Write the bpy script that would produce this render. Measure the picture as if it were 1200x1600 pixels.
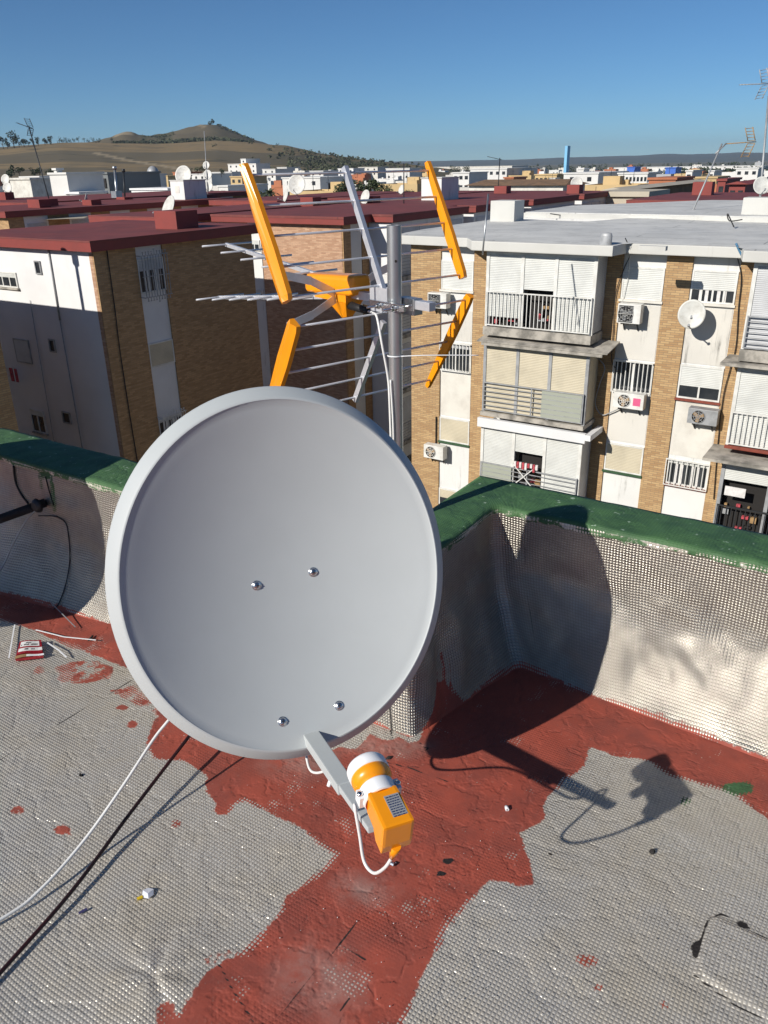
import bpy, bmesh, math, random
import numpy as np
from mathutils import Vector, Matrix, noise
R = math.radians
random.seed(7)
for o in list(bpy.data.objects): bpy.data.objects.remove(o)
sc = bpy.context.scene
col = sc.collection

# ---------------------------------------------------------------- camera
CAM_H = 1.677; FPX = 1250.0; ROLL = R(1.05)
PITCH = math.atan((800-258)*math.cos(ROLL)/FPX)
fwd = Vector((0, math.cos(PITCH), -math.sin(PITCH)))
_up = Vector((0, math.sin(PITCH), math.cos(PITCH)))
_rt = Vector((1, 0, 0))
camR = _rt*math.cos(ROLL) - _up*math.sin(ROLL)
camU = _up*math.cos(ROLL) + _rt*math.sin(ROLL)
cd = bpy.data.cameras.new('camera'); cam = bpy.data.objects.new('camera', cd); col.objects.link(cam)
cd.sensor_fit = 'VERTICAL'; cd.sensor_height = 36; cd.lens = FPX/1600*36
cd.clip_start = .05; cd.clip_end = 30000
m = Matrix((camR, camU, -fwd)).transposed().to_4x4(); m.translation = (0, 0, CAM_H)
cam.matrix_world = m
sc.camera = cam
sc.render.resolution_x = 768; sc.render.resolution_y = 1024

# ---------------------------------------------------------------- light
SUN_AZ = 50.59; SUN_EL = 29.15        # direction the light travels towards (clockwise from +Y), elevation
sd_ = Vector((math.sin(R(SUN_AZ))*math.cos(R(SUN_EL)), math.cos(R(SUN_AZ))*math.cos(R(SUN_EL)), -math.sin(R(SUN_EL))))
sl = bpy.data.lights.new('sun', 'SUN'); so = bpy.data.objects.new('sun', sl); col.objects.link(so)
sl.energy = 4.8; sl.angle = R(.5); sl.color = (1, .945, .86)
so.rotation_euler = sd_.to_track_quat('-Z', 'Y').to_euler()
w = bpy.data.worlds.new('World'); sc.world = w; w.use_nodes = True
nt = w.node_tree; bgn = nt.nodes['Background']; sky = nt.nodes.new('ShaderNodeTexSky')
sky.sky_type = 'NISHITA'; sky.sun_disc = False; sky.sun_elevation = R(SUN_EL); sky.sun_rotation = R(SUN_AZ+180)
sky.altitude = 300; sky.air_density = .7; sky.dust_density = 0; sky.ozone_density = 7.5
tint = nt.nodes.new('ShaderNodeMix'); tint.data_type = 'RGBA'; tint.blend_type = 'MULTIPLY'; tint.inputs[0].default_value = 1; tint.inputs[7].default_value = (.90, 1.06, 1.04, 1)
nt.links.new(sky.outputs[0], tint.inputs[6]); nt.links.new(tint.outputs[2], bgn.inputs[0]); bgn.inputs[1].default_value = .068
sc.view_settings.view_transform = 'Standard'; sc.view_settings.look = 'None'
sc.view_settings.exposure = 0.22; sc.view_settings.gamma = 1

# ---------------------------------------------------------------- geometry of the place
GA = R(-33.3)
E1 = Vector((math.cos(GA), math.sin(GA), 0)); E2 = Vector((-E1.y, E1.x, 0)); EZ = Vector((0, 0, 1))
def G(s, t, z=0): return E1*s + E2*t + EZ*z
def ray(x, y): return fwd + camR*((x-600)/FPX) - camU*((y-800)/FPX)
CO = Vector((0, 0, CAM_H))
def atz(x, y, z):                       # point at height z
    d = ray(x, y); return CO + d*((z-CAM_H)/d.z)
def att(x, y, t):                       # (s, z) on the vertical plane at grid t
    d = ray(x, y); P = CO + d*(t/d.dot(E2)); return P.dot(E1), P.z
def ats(x, y, s):                       # (t, z) on the vertical plane at grid s
    d = ray(x, y); P = CO + d*(s/d.dot(E1)); return P.dot(E2), P.z
def st(x, y, z=0): P = atz(x, y, z); return P.dot(E1), P.dot(E2)
GROUND = -12.3

# ---------------------------------------------------------------- materials
def new_mat(name):
    mm = bpy.data.materials.new(name); mm.use_nodes = True
    n = mm.node_tree; return mm, n, n.nodes['Principled BSDF']
def nd(n, t, **k):
    x = n.nodes.new(t)
    for a, b in k.items(): setattr(x, a, b)
    return x
def math_(n, op, a, b=None, c=None, clamp=False):
    x = nd(n, 'ShaderNodeMath', operation=op); x.use_clamp = clamp
    for i, v in enumerate((a, b, c)):
        if v is None: continue
        if isinstance(v, (int, float)): x.inputs[i].default_value = v
        else: n.links.new(v, x.inputs[i])
    return x.outputs[0]
def mixc(n, f, a, b, mode='MIX'):
    x = nd(n, 'ShaderNodeMix', data_type='RGBA', blend_type=mode)
    if isinstance(f, (int, float)): x.inputs[0].default_value = f
    else: n.links.new(f, x.inputs[0])
    for i, v in ((6, a), (7, b)):
        if isinstance(v, tuple): x.inputs[i].default_value = (*v[:3], 1)
        else: n.links.new(v, x.inputs[i])
    return x.outputs[2]
def ramp(n, f, a, b):
    x = nd(n, 'ShaderNodeMapRange', interpolation_type='SMOOTHSTEP'); n.links.new(f, x.inputs[0])
    x.inputs[1].default_value = a; x.inputs[2].default_value = b; return x.outputs[0]
def noi(n, vec, sc_, det=4, rough=.55, dim='3D'):
    x = nd(n, 'ShaderNodeTexNoise'); x.inputs['Scale'].default_value = sc_; x.inputs['Detail'].default_value = det
    x.inputs['Roughness'].default_value = rough
    if vec is not None: n.links.new(vec, x.inputs['Vector'])
    return x.outputs[0]
def bump(n, h, strength, dist, bs, prev=None):
    x = nd(n, 'ShaderNodeBump'); x.inputs['Strength'].default_value = strength; x.inputs['Distance'].default_value = dist
    n.links.new(h, x.inputs['Height'])
    if prev is not None: n.links.new(prev, x.inputs['Normal'])
    n.links.new(x.outputs[0], bs.inputs['Normal']); return x.outputs[0]
def vscale(n, vec, s):
    x = nd(n, 'ShaderNodeMapping'); x.inputs['Scale'].default_value = s; n.links.new(vec, x.inputs[0]); return x.outputs[0]
def simple(name, c, rough=.6, metal=0, var=.0, vs=3.0, c2=None, bmp=0, bsc=40, vstretch=None, spec=.5, coat=0):
    mm, n, b = new_mat(name)
    b.inputs['Roughness'].default_value = rough; b.inputs['Metallic'].default_value = metal
    b.inputs['Specular IOR Level'].default_value = spec; b.inputs['Coat Weight'].default_value = coat
    b.inputs['Base Color'].default_value = (*c, 1)
    if var or bmp:
        tc = nd(n, 'ShaderNodeTexCoord').outputs['Object']
        v = vscale(n, tc, vstretch) if vstretch else tc
        if var:
            f = ramp(n, noi(n, v, vs, 6, .62), .35, .7)
            c2 = c2 or tuple(x*(1-var) for x in c)
            n.links.new(mixc(n, f, c, c2), b.inputs['Base Color'])
        if bmp: bump(n, noi(n, v, bsc, 5), .5, bmp, b)
    return mm
M = {}
M['paint_grey'] = simple('dish_grey_paint', (.43, .458, .462), .55, 0, .03, 6, bmp=.0003, bsc=500)
M['galv'] = simple('galvanised_steel', (.50, .51, .51), .38, .85, .3, 9, (.38, .40, .41), bmp=.0004, bsc=60, vstretch=(1, 1, .35))
M['alu'] = simple('aluminium', (.68, .69, .72), .38, .55, .1, 30)
M['zinc'] = simple('zinc_bolt', (.66, .67, .68), .25, 1, .1, 80)
M['orange'] = simple('orange_plastic', (.86, .30, .004), .32, 0, .06, 12, coat=.25)
M['whitepl'] = simple('white_plastic', (.78, .79, .80), .35)
M['cablew'] = simple('white_cable_sheath', (.74, .74, .72), .4, 0, .08, 8)
M['cableb'] = simple('black_cable_sheath', (.010, .009, .010), .35, 0, .5, 2.2, (.06, .012, .01))
M['black'] = simple('black_rubber', (.012, .012, .013), .6)
M['rustblack'] = simple('weathered_dark_steel', (.05, .05, .055), .5, .4, .6, 14, (.02, .015, .012), bmp=.002, bsc=30)
M['glass'] = simple('dark_window_glass', (.018, .022, .028), .08, 0, .4, .8, (.05, .055, .06))
M['dark'] = simple('dark_interior', (.012, .010, .009), .8)
M['whitemetal'] = simple('white_painted_metal', (.70, .70, .67), .45, 0, .2, 3, (.55, .54, .5))
M['greymetal'] = simple('grey_painted_metal', (.36, .37, .38), .5, .2, .3, 4)
M['darkmetal'] = simple('dark_iron', (.03, .032, .035), .5, .3)
M['concrete'] = simple('stained_concrete', (.42, .39, .34), .9, 0, .5, 2.5, (.17, .16, .14), bmp=.01, bsc=20)
M['redroof'] = None
def roofmat(name, c1, c2, c3, line):
    mm, n, b = new_mat(name); b.inputs['Roughness'].default_value = .72
    tc = nd(n, 'ShaderNodeTexCoord').outputs['Object']; uv = nd(n, 'ShaderNodeUVMap').outputs[0]
    c = mixc(n, ramp(n, noi(n, tc, .5, 7, .65), .35, .68), c1, c2)
    c = mixc(n, math_(n, 'MULTIPLY', ramp(n, noi(n, vscale(n, tc, (1, 1, 1)), 1.9, 8, .75), .54, .64), .55), c, c3)
    bt = nd(n, 'ShaderNodeTexBrick'); n.links.new(uv, bt.inputs['Vector']); bt.inputs['Scale'].default_value = 1; bt.inputs['Brick Width'].default_value = 7.3; bt.inputs['Row Height'].default_value = 1.0
    bt.inputs['Mortar Size'].default_value = .022; bt.inputs['Color1'].default_value = (0, 0, 0, 1); bt.inputs['Color2'].default_value = (.12, .12, .12, 1); bt.inputs['Mortar'].default_value = (1, 1, 1, 1)
    c = mixc(n, math_(n, 'MULTIPLY', bt.outputs[0], math_(n, 'MULTIPLY', ramp(n, noi(n, tc, .8, 4), .38, .6), .75)), c, line)
    n.links.new(c, b.inputs['Base Color']); bump(n, noi(n, tc, 6, 5), .5, .012, b); return mm
M['redroof'] = roofmat('red_roof_coating', (.195, .042, .035), (.140, .034, .030), (.22, .075, .06), (.05, .018, .018))
M['redfascia'] = simple('red_painted_fascia', (.225, .038, .030), .7, 0, .35, 1.2, (.19, .035, .028), bmp=.01, bsc=8)
M['greyroof'] = roofmat('grey_roof_coating', (.62, .615, .585), (.50, .50, .48), (.38, .375, .355), (.20, .20, .19))
M['lightplaster'] = simple('cream_white_plaster', (.66, .64, .58), .85, 0, .18, .9, (.50, .47, .42), bmp=.004, bsc=12)
M['dishroof'] = simple('old_dish_white', (.60, .60, .56), .5, 0, .2, 4, (.45, .44, .4))
M['greenpaint'] = simple('green_sill_paint', (.03, .085, .035), .6, 0, .3, 5)
M['redsill'] = simple('terracotta_sill', (.22, .045, .025), .7, 0, .3, 5)
M['blue'] = simple('blue_painted_steel', (.22, .50, .74), .5, 0, .15, .1)
M['terracotta'] = simple('terracotta_facade', (.42, .15, .07), .8, 0, .2, .2)
M['ochre'] = simple('ochre_facade', (.55, .40, .20), .8, 0, .15, .2)
M['tileroof'] = simple('brown_tile_roof', (.22, .13, .07), .85, 0, .4, .8, (.13, .085, .05), bmp=.02, bsc=4)
M['beigeroof'] = simple('beige_sheet_roof', (.47, .42, .33), .7, 0, .15, .4)
M['cloth_pink'] = simple('pink_laundry', (.55, .08, .10), .9, 0, .4, 20, (.2, .03, .04))
M['cloth_white'] = simple('white_laundry', (.7, .68, .66), .9, 0, .2, 9)
M['wood'] = simple('tan_curtain', (.35, .22, .10), .8, 0, .3, 4)

def plaster(name, c, streak=.35, dark=(.20, .19, .17)):
    """white render with vertical run-off streaks of its own dirt"""
    mm, n, b = new_mat(name); b.inputs['Roughness'].default_value = .85
    tc = nd(n, 'ShaderNodeTexCoord').outputs['Object']
    f1 = ramp(n, noi(n, vscale(n, tc, (1.6, 1.6, .45)), 1.2, 7, .65), .50, .78)
    f2 = ramp(n, noi(n, vscale(n, tc, (9, 9, .8)), 1.3, 5, .6), .45, .72)
    f = math_(n, 'MULTIPLY', math_(n, 'MULTIPLY', f1, f2), streak)
    base = mixc(n, ramp(n, noi(n, tc, .7, 3), .3, .75), c, tuple(x*.9 for x in c))
    n.links.new(mixc(n, f, base, dark), b.inputs['Base Color'])
    bump(n, noi(n, tc, 25, 4), .4, .004, b); return mm
M['white'] = plaster('white_plaster', (.68, .68, .66), .9)
M['whiteclean'] = plaster('cool_white_plaster', (.72, .72, .72), .15)
M['dirty'] = plaster('streaked_plaster', (.62, .60, .55), 1.3, (.13, .125, .115))
M['whitelip'] = plaster('white_roof_lip', (.56, .555, .52), .5, (.3, .28, .24))

def brick(name, c1, c2, mortar, var=.4):
    mm, n, b = new_mat(name); b.inputs['Roughness'].default_value = .85
    uv = nd(n, 'ShaderNodeUVMap').outputs[0]
    bt = nd(n, 'ShaderNodeTexBrick'); n.links.new(uv, bt.inputs['Vector'])
    bt.inputs['Color1'].default_value = (*c1, 1); bt.inputs['Color2'].default_value = (*c2, 1); bt.inputs['Mortar'].default_value = (*mortar, 1)
    bt.inputs['Scale'].default_value = 1; bt.inputs['Brick Width'].default_value = .25; bt.inputs['Row Height'].default_value = .066
    bt.inputs['Mortar Size'].default_value = .006; bt.inputs['Mortar Smooth'].default_value = .2; bt.inputs['Bias'].default_value = 0.
    f = ramp(n, noi(n, vscale(n, uv, (1, 3.5, 1)), 2.3, 8, .75), .32, .72)
    n.links.new(mixc(n, math_(n, 'MULTIPLY', f, var), bt.outputs[0], tuple(x*.5 for x in c1)), b.inputs['Base Color'])
    bump(n, math_(n, 'SUBTRACT', 1, bt.outputs['Fac']), .5, .008, b); return mm
M['brick_y'] = brick('yellow_brick', (.50, .335, .165), (.36, .215, .10), (.22, .165, .11), .25)
M['brick_b'] = brick('brown_brick', (.52, .32, .155), (.34, .20, .09), (.30, .22, .14), .35)
M['brick_p'] = brick('pale_pink_brick', (.55, .35, .225), (.38, .21, .125), (.36, .25, .17), .2)

def slats(name, c, pitch=.05, axis=1):
    mm, n, b = new_mat(name); b.inputs['Roughness'].default_value = .5
    uv = nd(n, 'ShaderNodeUVMap').outputs[0]; sp = nd(n, 'ShaderNodeSeparateXYZ'); n.links.new(uv, sp.inputs[0])
    h = math_(n, 'PINGPONG', sp.outputs[axis], pitch/2)
    h = math_(n, 'DIVIDE', h, pitch/2)
    f = ramp(n, h, .0, .22)
    tc = nd(n, 'ShaderNodeTexCoord').outputs['Object']
    cc = mixc(n, ramp(n, noi(n, tc, 1.7, 5), .35, .75), c, tuple(x*.82 for x in c))
    n.links.new(mixc(n, f, tuple(x*.6 for x in c), cc), b.inputs['Base Color'])
    bump(n, h, .6, .008, b); return mm
M['shutter_w'] = slats('white_shutter', (.62, .63, .60))
M['shutter_c'] = slats('cream_shutter', (.56, .50, .37))
M['shutter_g'] = slats('grey_white_shutter', (.52, .53, .54))

def foil(name, wall=False):
    """embossed aluminium roofing membrane with red and green paint brushed over it"""
    mm, n, b = new_mat(name)
    uv = nd(n, 'ShaderNodeUVMap').outputs[0]; tc = nd(n, 'ShaderNodeTexCoord').outputs['Object']
    sp = nd(n, 'ShaderNodeSeparateXYZ'); 
    # slight warp of the embossing
    wn = nd(n, 'ShaderNodeTexNoise'); wn.inputs['Scale'].default_value = 2.5; n.links.new(uv, wn.inputs['Vector'])
    vm = nd(n, 'ShaderNodeVectorMath', operation='MULTIPLY_ADD'); n.links.new(wn.outputs[1], vm.inputs[0])
    vm.inputs[1].default_value = (.03, .03, 0); n.links.new(uv, vm.inputs[2]); n.links.new(vm.outputs[0], sp.inputs[0])
    P = .0097
    hu = math_(n, 'DIVIDE', math_(n, 'PINGPONG', sp.outputs[0], P/2), P/2)
    hv = math_(n, 'DIVIDE', math_(n, 'PINGPONG', sp.outputs[1], P/2), P/2)
    grid = math_(n, 'MULTIPLY', ramp(n, hu, .0, .75), ramp(n, hv, .0, .75))
    big = noi(n, tc, 2.6, 5, .6); mid = noi(n, tc, 14, 5, .6); fine = noi(n, tc, 90, 4, .6)
    dirt = ramp(n, math_(n, 'ADD', math_(n, 'MULTIPLY', big, .7), math_(n, 'MULTIPLY', mid, .3)), .38, .66)
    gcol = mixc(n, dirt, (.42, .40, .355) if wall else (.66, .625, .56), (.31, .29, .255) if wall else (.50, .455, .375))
    gcol = mixc(n, math_(n, 'MULTIPLY', math_(n, 'SUBTRACT', 1, ramp(n, grid, .0, .35)), .36), gcol, (.19, .16, .125))
    at = {}
    for k in ('red', 'green', 'crack', 'dust'):
        a = nd(n, 'ShaderNodeAttribute', attribute_name=k); at[k] = a.outputs['Fac']
    gl = math_(n, 'MULTIPLY', math_(n, 'SUBTRACT', .45, grid), math_(n, 'MULTIPLY', ramp(n, noi(n, tc, 4.3, 3, .6), .46, .60), .022))
    jit = math_(n, 'ADD', math_(n, 'MULTIPLY', math_(n, 'SUBTRACT', mid, .5), .035), math_(n, 'MULTIPLY', math_(n, 'SUBTRACT', fine, .5), .02))
    redm = ramp(n, math_(n, 'ADD', math_(n, 'ADD', at['red'], gl), jit), -.0025, .0035)
    # worn strokes inside the paint
    wear = math_(n, 'ADD', math_(n, 'MULTIPLY', noi(n, vscale(n, tc, (1, 1, 1)), 5.5, 8, .72), 1.), math_(n, 'MULTIPLY', grid, .13))
    redm = math_(n, 'MULTIPLY', redm, math_(n, 'SUBTRACT', 1, math_(n, 'MULTIPLY', ramp(n, wear, .70, .76), .7)))
    grem = ramp(n, math_(n, 'ADD', math_(n, 'ADD', at['green'], gl), jit), -.0025, .0035)
    rcol = mixc(n, ramp(n, noi(n, tc, 7, 7, .65), .35, .7), (.33, .066, .040), (.225, .052, .036))
    rcol = mixc(n, math_(n, 'MULTIPLY', ramp(n, fine, .60, .72), .35), rcol, (.33, .16, .12))
    rcol = mixc(n, math_(n, 'MULTIPLY', at['dust'], ramp(n, noi(n, tc, 11, 8, .7), .30, .62)), rcol, (.33, .24, .21))
    ncol = mixc(n, ramp(n, noi(n, tc, 9, 7, .65), .35, .7), (.055, .132, .048), (.032, .085, .034))
    ncol = mixc(n, math_(n, 'MULTIPLY', ramp(n, noi(n, tc, 30, 4, .65), .64, .69), .85), ncol, (.32, .42, .32))
    c = mixc(n, redm, gcol, rcol); c = mixc(n, grem, c, ncol)
    crk = ramp(n, math_(n, 'ADD', at['crack'], math_(n, 'MULTIPLY', math_(n, 'SUBTRACT', fine, .5), .003)), .0030, .0010)
    c = mixc(n, crk, c, (.016, .013, .012))
    n.links.new(c, b.inputs['Base Color'])
    paint = math_(n, 'MAXIMUM', math_(n, 'MAXIMUM', redm, grem), crk)
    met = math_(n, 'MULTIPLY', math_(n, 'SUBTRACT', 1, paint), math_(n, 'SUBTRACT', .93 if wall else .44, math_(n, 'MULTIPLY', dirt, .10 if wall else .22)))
    n.links.new(met, b.inputs['Metallic'])
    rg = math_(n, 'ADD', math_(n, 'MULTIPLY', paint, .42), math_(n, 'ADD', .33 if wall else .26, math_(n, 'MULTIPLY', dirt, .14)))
    n.links.new(rg, b.inputs['Roughness'])
    hgt = math_(n, 'MULTIPLY', grid, math_(n, 'SUBTRACT', 1, math_(n, 'MULTIPLY', math_(n, 'MAXIMUM', redm, crk), math_(n, 'ADD', .55, math_(n, 'MULTIPLY', ramp(n, noi(n, tc, 3.1, 5, .6), .38, .58), .42)))))
    hgt = math_(n, 'MULTIPLY', hgt, math_(n, 'SUBTRACT', 1, math_(n, 'MULTIPLY', grem, .45)))
    hgt = math_(n, 'ADD', hgt, math_(n, 'MULTIPLY', paint, .45))
    b1 = nd(n, 'ShaderNodeBump'); b1.inputs['Strength'].default_value = 1; b1.inputs['Distance'].default_value = .006 if wall else .008
    rid = math_(n, 'ABSOLUTE', math_(n, 'SUBTRACT', noi(n, tc, 6.5, 4, .55), .5)); rid = math_(n, 'ADD', math_(n, 'MULTIPLY', ramp(n, rid, .0, .12 if wall else .05), .10 if wall else .16), noi(n, tc, 6, 5, .5))
    n.links.new(rid, b1.inputs['Height'])
    bump(n, hgt, 1, .0013 if not wall else .0021, b, b1.outputs[0])
    return mm
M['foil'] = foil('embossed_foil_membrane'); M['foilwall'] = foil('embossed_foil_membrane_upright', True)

def hillmat():
    mm, n, b = new_mat('dry_farmland'); b.inputs['Roughness'].default_value = .95; b.inputs['Specular IOR Level'].default_value = .1
    tc = nd(n, 'ShaderNodeTexCoord').outputs['Object']
    a = noi(n, vscale(n, tc, (.5, .5, 2)), .004, 6, .6); bb = noi(n, tc, .03, 8, .7)
    c = mixc(n, ramp(n, a, .46, .53), (.225, .165, .088), (.155, .125, .078))
    fl_ = noi(n, vscale(n, tc, (.35, 1, 1)), .0075, 2, .4); c = mixc(n, ramp(n, fl_, .50, .515), c, (.125, .105, .068))
    ln_ = math_(n, 'ABSOLUTE', math_(n, 'SUBTRACT', noi(n, vscale(n, tc, (.3, 1, 1)), .006, 3, .5), .5)); c = mixc(n, math_(n, 'MULTIPLY', ramp(n, ln_, .006, .001), .75), c, (.06, .055, .035))
    c = mixc(n, math_(n, 'MULTIPLY', ramp(n, bb, .45, .65), .5), c, (.13, .11, .07))
    at = nd(n, 'ShaderNodeAttribute', attribute_name='scrub').outputs['Fac']
    c = mixc(n, math_(n, 'MULTIPLY', at, ramp(n, noi(n, tc, .06, 6, .7), .38, .55)), c, (.065, .068, .038))
    at2 = nd(n, 'ShaderNodeAttribute', attribute_name='track').outputs['Fac']
    c = mixc(n, at2, c, (.36, .29, .19))
    n.links.new(c, b.inputs['Base Color']); return mm
M['hill'] = hillmat()
M['ridge'] = simple('far_wooded_ridge', (.05, .065, .05), .95, 0, .4, .002, (.085, .085, .06))
M['ground'] = simple('dry_town_ground', (.16, .14, .10), .95, 0, .6, .02, (.07, .08, .045))
M['leaf_d'] = simple('dark_foliage', (.035, .055, .022), .7, 0, .5, .6, (.02, .032, .014))
M['leaf_m'] = simple('olive_foliage', (.065, .085, .035), .7, 0, .5, .6, (.035, .05, .02))
M['bark'] = simple('bark', (.09, .065, .045), .9)
M['stone'] = simple('dark_stone', (.03, .027, .025), .9, 0, .5, 60)

# ---------------------------------------------------------------- mesh helpers
class MB:
    def __init__(s): s.v = []; s.f = []; s.mi = []; s.sm = []
    def face(s, ids, mi=0, sm=False): s.f.append(tuple(ids)); s.mi.append(mi); s.sm.append(sm)
    def quad(s, a, b, c, d, mi=0):
        k = len(s.v); s.v += [Vector(a), Vector(b), Vector(c), Vector(d)]; s.face((k, k+1, k+2, k+3), mi)
    def hexa(s, P, mi=0, bev=0):        # P: 8 points, 0-3 bottom ring, 4-7 top ring
        k = len(s.v); s.v += [Vector(p) for p in P]
        for q in ((3, 2, 1, 0), (4, 5, 6, 7), (0, 1, 5, 4), (1, 2, 6, 5), (2, 3, 7, 6), (3, 0, 4, 7)): s.face([k+i for i in q], mi)
    def obox(s, o, ax, ay, az, mi=0):   # corner + three edge vectors
        o, ax, ay, az = map(Vector, (o, ax, ay, az)); s.hexa([o, o+ax, o+ax+ay, o+ay, o+az, o+ax+az, o+ax+ay+az, o+ay+az], mi)
    def gbox(s, s0, s1, t0, t1, z0, z1, mi=0):
        if s0 > s1: s0, s1 = s1, s0
        if t0 > t1: t0, t1 = t1, t0
        if z0 > z1: z0, z1 = z1, z0
        s.hexa([G(s0, t0, z0), G(s1, t0, z0), G(s1, t1, z0), G(s0, t1, z0), G(s0, t0, z1), G(s1, t0, z1), G(s1, t1, z1), G(s0, t1, z1)], mi)
    def prism(s, pts, z0, z1, mi=0):    # polygon in plan, counter-clockwise
        k = len(s.v); n = len(pts)
        s.v += [Vector((p[0], p[1], z0)) for p in pts] + [Vector((p[0], p[1], z1)) for p in pts]
        s.face([k+i for i in reversed(range(n))], mi); s.face([k+n+i for i in range(n)], mi)
        for i in range(n): j = (i+1) % n; s.face((k+i, k+j, k+n+j, k+n+i), mi)
    def tube(s, pts, r, seg=10, mi=0, cap=True, sm=True):
        pts = [Vector(p) for p in pts]; n = len(pts); rs = r if isinstance(r, (list, tuple)) else [r]*n
        k = len(s.v); prev = None
        for i, p in enumerate(pts):
            d = (pts[min(i+1, n-1)]-pts[max(i-1, 0)]).normalized()
            if prev is None:
                a = d.cross(Vector((0, 0, 1)));
                if a.length < .05: a = d.cross(Vector((1, 0, 0)))
            else: a = prev - d*prev.dot(d)
            a.normalize(); prev = a; c = d.cross(a)
            for j in range(seg):
                an = 2*math.pi*j/seg; s.v.append(p + (a*math.cos(an)+c*math.sin(an))*rs[i])
        for i in range(n-1):
            for j in range(seg):
                jj = (j+1) % seg; s.face((k+i*seg+j, k+i*seg+jj, k+(i+1)*seg+jj, k+(i+1)*seg+j), mi, sm)
        if cap:
            s.face([k+j for j in reversed(range(seg))], mi); s.face([k+(n-1)*seg+j for j in range(seg)], mi)
    def bar(s, a, b, w_, h, up=EZ, mi=0):
        a = Vector(a); b = Vector(b); d = b-a; x = d.cross(up)
        if x.length < 1e-4: x = d.cross(Vector((1, 0, 0)))
        x.normalize(); y = x.cross(d).normalized()
        s.obox(a-x*w_/2-y*h/2, x*w_, y*h, d, mi)
    def lathe(s, prof, o, ax, ay, az, sx=1, sy=1, seg=48, mi=0, closed=False):   # prof (rho, height)
        k = len(s.v); n = len(prof)
        for (rr, h) in prof:
            for j in range(seg):
                a = 2*math.pi*j/seg; s.v.append(Vector(o)+ax*(rr*sx*math.cos(a))+ay*(rr*sy*math.sin(a))+az*h)
        for i in range(n-1):
            for j in range(seg):
                jj = (j+1) % seg; s.face((k+i*seg+j, k+i*seg+jj, k+(i+1)*seg+jj, k+(i+1)*seg+j), mi, True)
        if prof[0][0] > 1e-6 and closed: s.face([k+j for j in reversed(range(seg))], mi)
        if prof[-1][0] > 1e-6 and closed: s.face([k+(n-1)*seg+j for j in range(seg)], mi)
    def build(s, name, mats, parent=None, merge=False, fix=False, bevel=0):
        org = PL[parent.name] if parent is not None and parent.name in PL else Vector((0, 0, 0))
        own = None
        if parent is None:
            n = len(s.v); lo = Vector((min(v.x for v in s.v), min(v.y for v in s.v), min(v.z for v in s.v))); hi = Vector((max(v.x for v in s.v), max(v.y for v in s.v), max(v.z for v in s.v)))
            own = Vector(((lo.x+hi.x)/2, (lo.y+hi.y)/2, lo.z)); org = own
        me = bpy.data.meshes.new(name); me.from_pydata([v-org for v in s.v], [], s.f)
        if not isinstance(mats, (list, tuple)): mats = [mats]
        for x in mats: me.materials.append(M[x] if isinstance(x, str) else x)
        me.polygons.foreach_set('material_index', s.mi); me.polygons.foreach_set('use_smooth', s.sm)
        uv = me.uv_layers.new(name='UVMap')
        me.update()
        for p in me.polygons:
            nn = p.normal
            if abs(nn.z) > .7: U, V = E1, E2
            else:
                U = Vector((-nn.y, nn.x, 0)); U = U.normalized() if U.length > 1e-6 else E1; V = EZ
            for li in p.loop_indices:
                co = me.vertices[me.loops[li].vertex_index].co+org; uv.data[li].uv = (co.dot(U), co.dot(V))
        if fix or merge or bevel:
            bm = bmesh.new(); bm.from_mesh(me)
            if merge: bmesh.ops.remove_doubles(bm, verts=bm.verts, dist=1e-5)
            if bevel: bmesh.ops.bevel(bm, geom=list(bm.edges), offset=bevel, segments=2, affect='EDGES', profile=.7, clamp_overlap=True)
            bmesh.ops.recalc_face_normals(bm, faces=bm.faces); bm.to_mesh(me); bm.free()
        ob = bpy.data.objects.new(name, me); col.objects.link(ob)
        if parent is not None: ob.parent = parent; PL[ob.name] = org
        else: ob.location = own; PL[ob.name] = own
        return ob
PL = {}
def thing(name, loc, label, cat, group=None):
    o = bpy.data.objects.new(name, None); col.objects.link(o); o.location = loc; o.empty_display_size = .1
    PL[o.name] = Vector(loc); return tag(o, label, cat, group)
def tag(o, label=None, cat=None, group=None, kind=None):
    if label: o['label'] = label
    if cat: o['category'] = cat
    if group: o['group'] = group
    if kind: o['kind'] = kind
    return o
def bez(pts, n=12):                     # Catmull-Rom through points
    pts = [Vector(p) for p in pts]; out = []
    for i in range(len(pts)-1):
        p0 = pts[max(i-1, 0)]; p1 = pts[i]; p2 = pts[i+1]; p3 = pts[min(i+2, len(pts)-1)]
        for k in range(n):
            t = k/n; out.append(.5*((2*p1)+(p2-p0)*t+(2*p0-5*p1+4*p2-p3)*t*t+(3*p1-p0-3*p2+p3)*t**3))
    out.append(pts[-1]); return out
# ================================================================ OUR ROOF
def sdpoly(px, pts):                    # signed distance (inside > 0), numpy
    px = np.asarray(px, float); P = np.asarray(pts, float); n = len(P)
    d = np.full(len(px), 1e9); ins = np.zeros(len(px), bool)
    for i in range(n):
        a = P[i]; b = P[(i+1) % n]; ab = b-a; t = np.clip(((px-a)@ab)/(ab@ab+1e-12), 0, 1)
        d = np.minimum(d, np.hypot(*((a+t[:, None]*ab)-px).T))
        c = ((a[1] > px[:, 1]) != (b[1] > px[:, 1]))
        with np.errstate(divide='ignore', invalid='ignore'):
            xi = (b[0]-a[0])*(px[:, 1]-a[1])/(b[1]-a[1]+1e-15)+a[0]
        ins ^= c & (px[:, 0] < xi)
    return np.where(ins, d, -d)
def dline(px, pts):
    px = np.asarray(px, float); P = np.asarray(pts, float); d = np.full(len(px), 1e9)
    for i in range(len(P)-1):
        a = P[i]; ab = P[i+1]-a; t = np.clip(((px-a)@ab)/(ab@ab+1e-12), 0, 1); d = np.minimum(d, np.hypot(*((a+t[:, None]*ab)-px).T))
    return d
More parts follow.
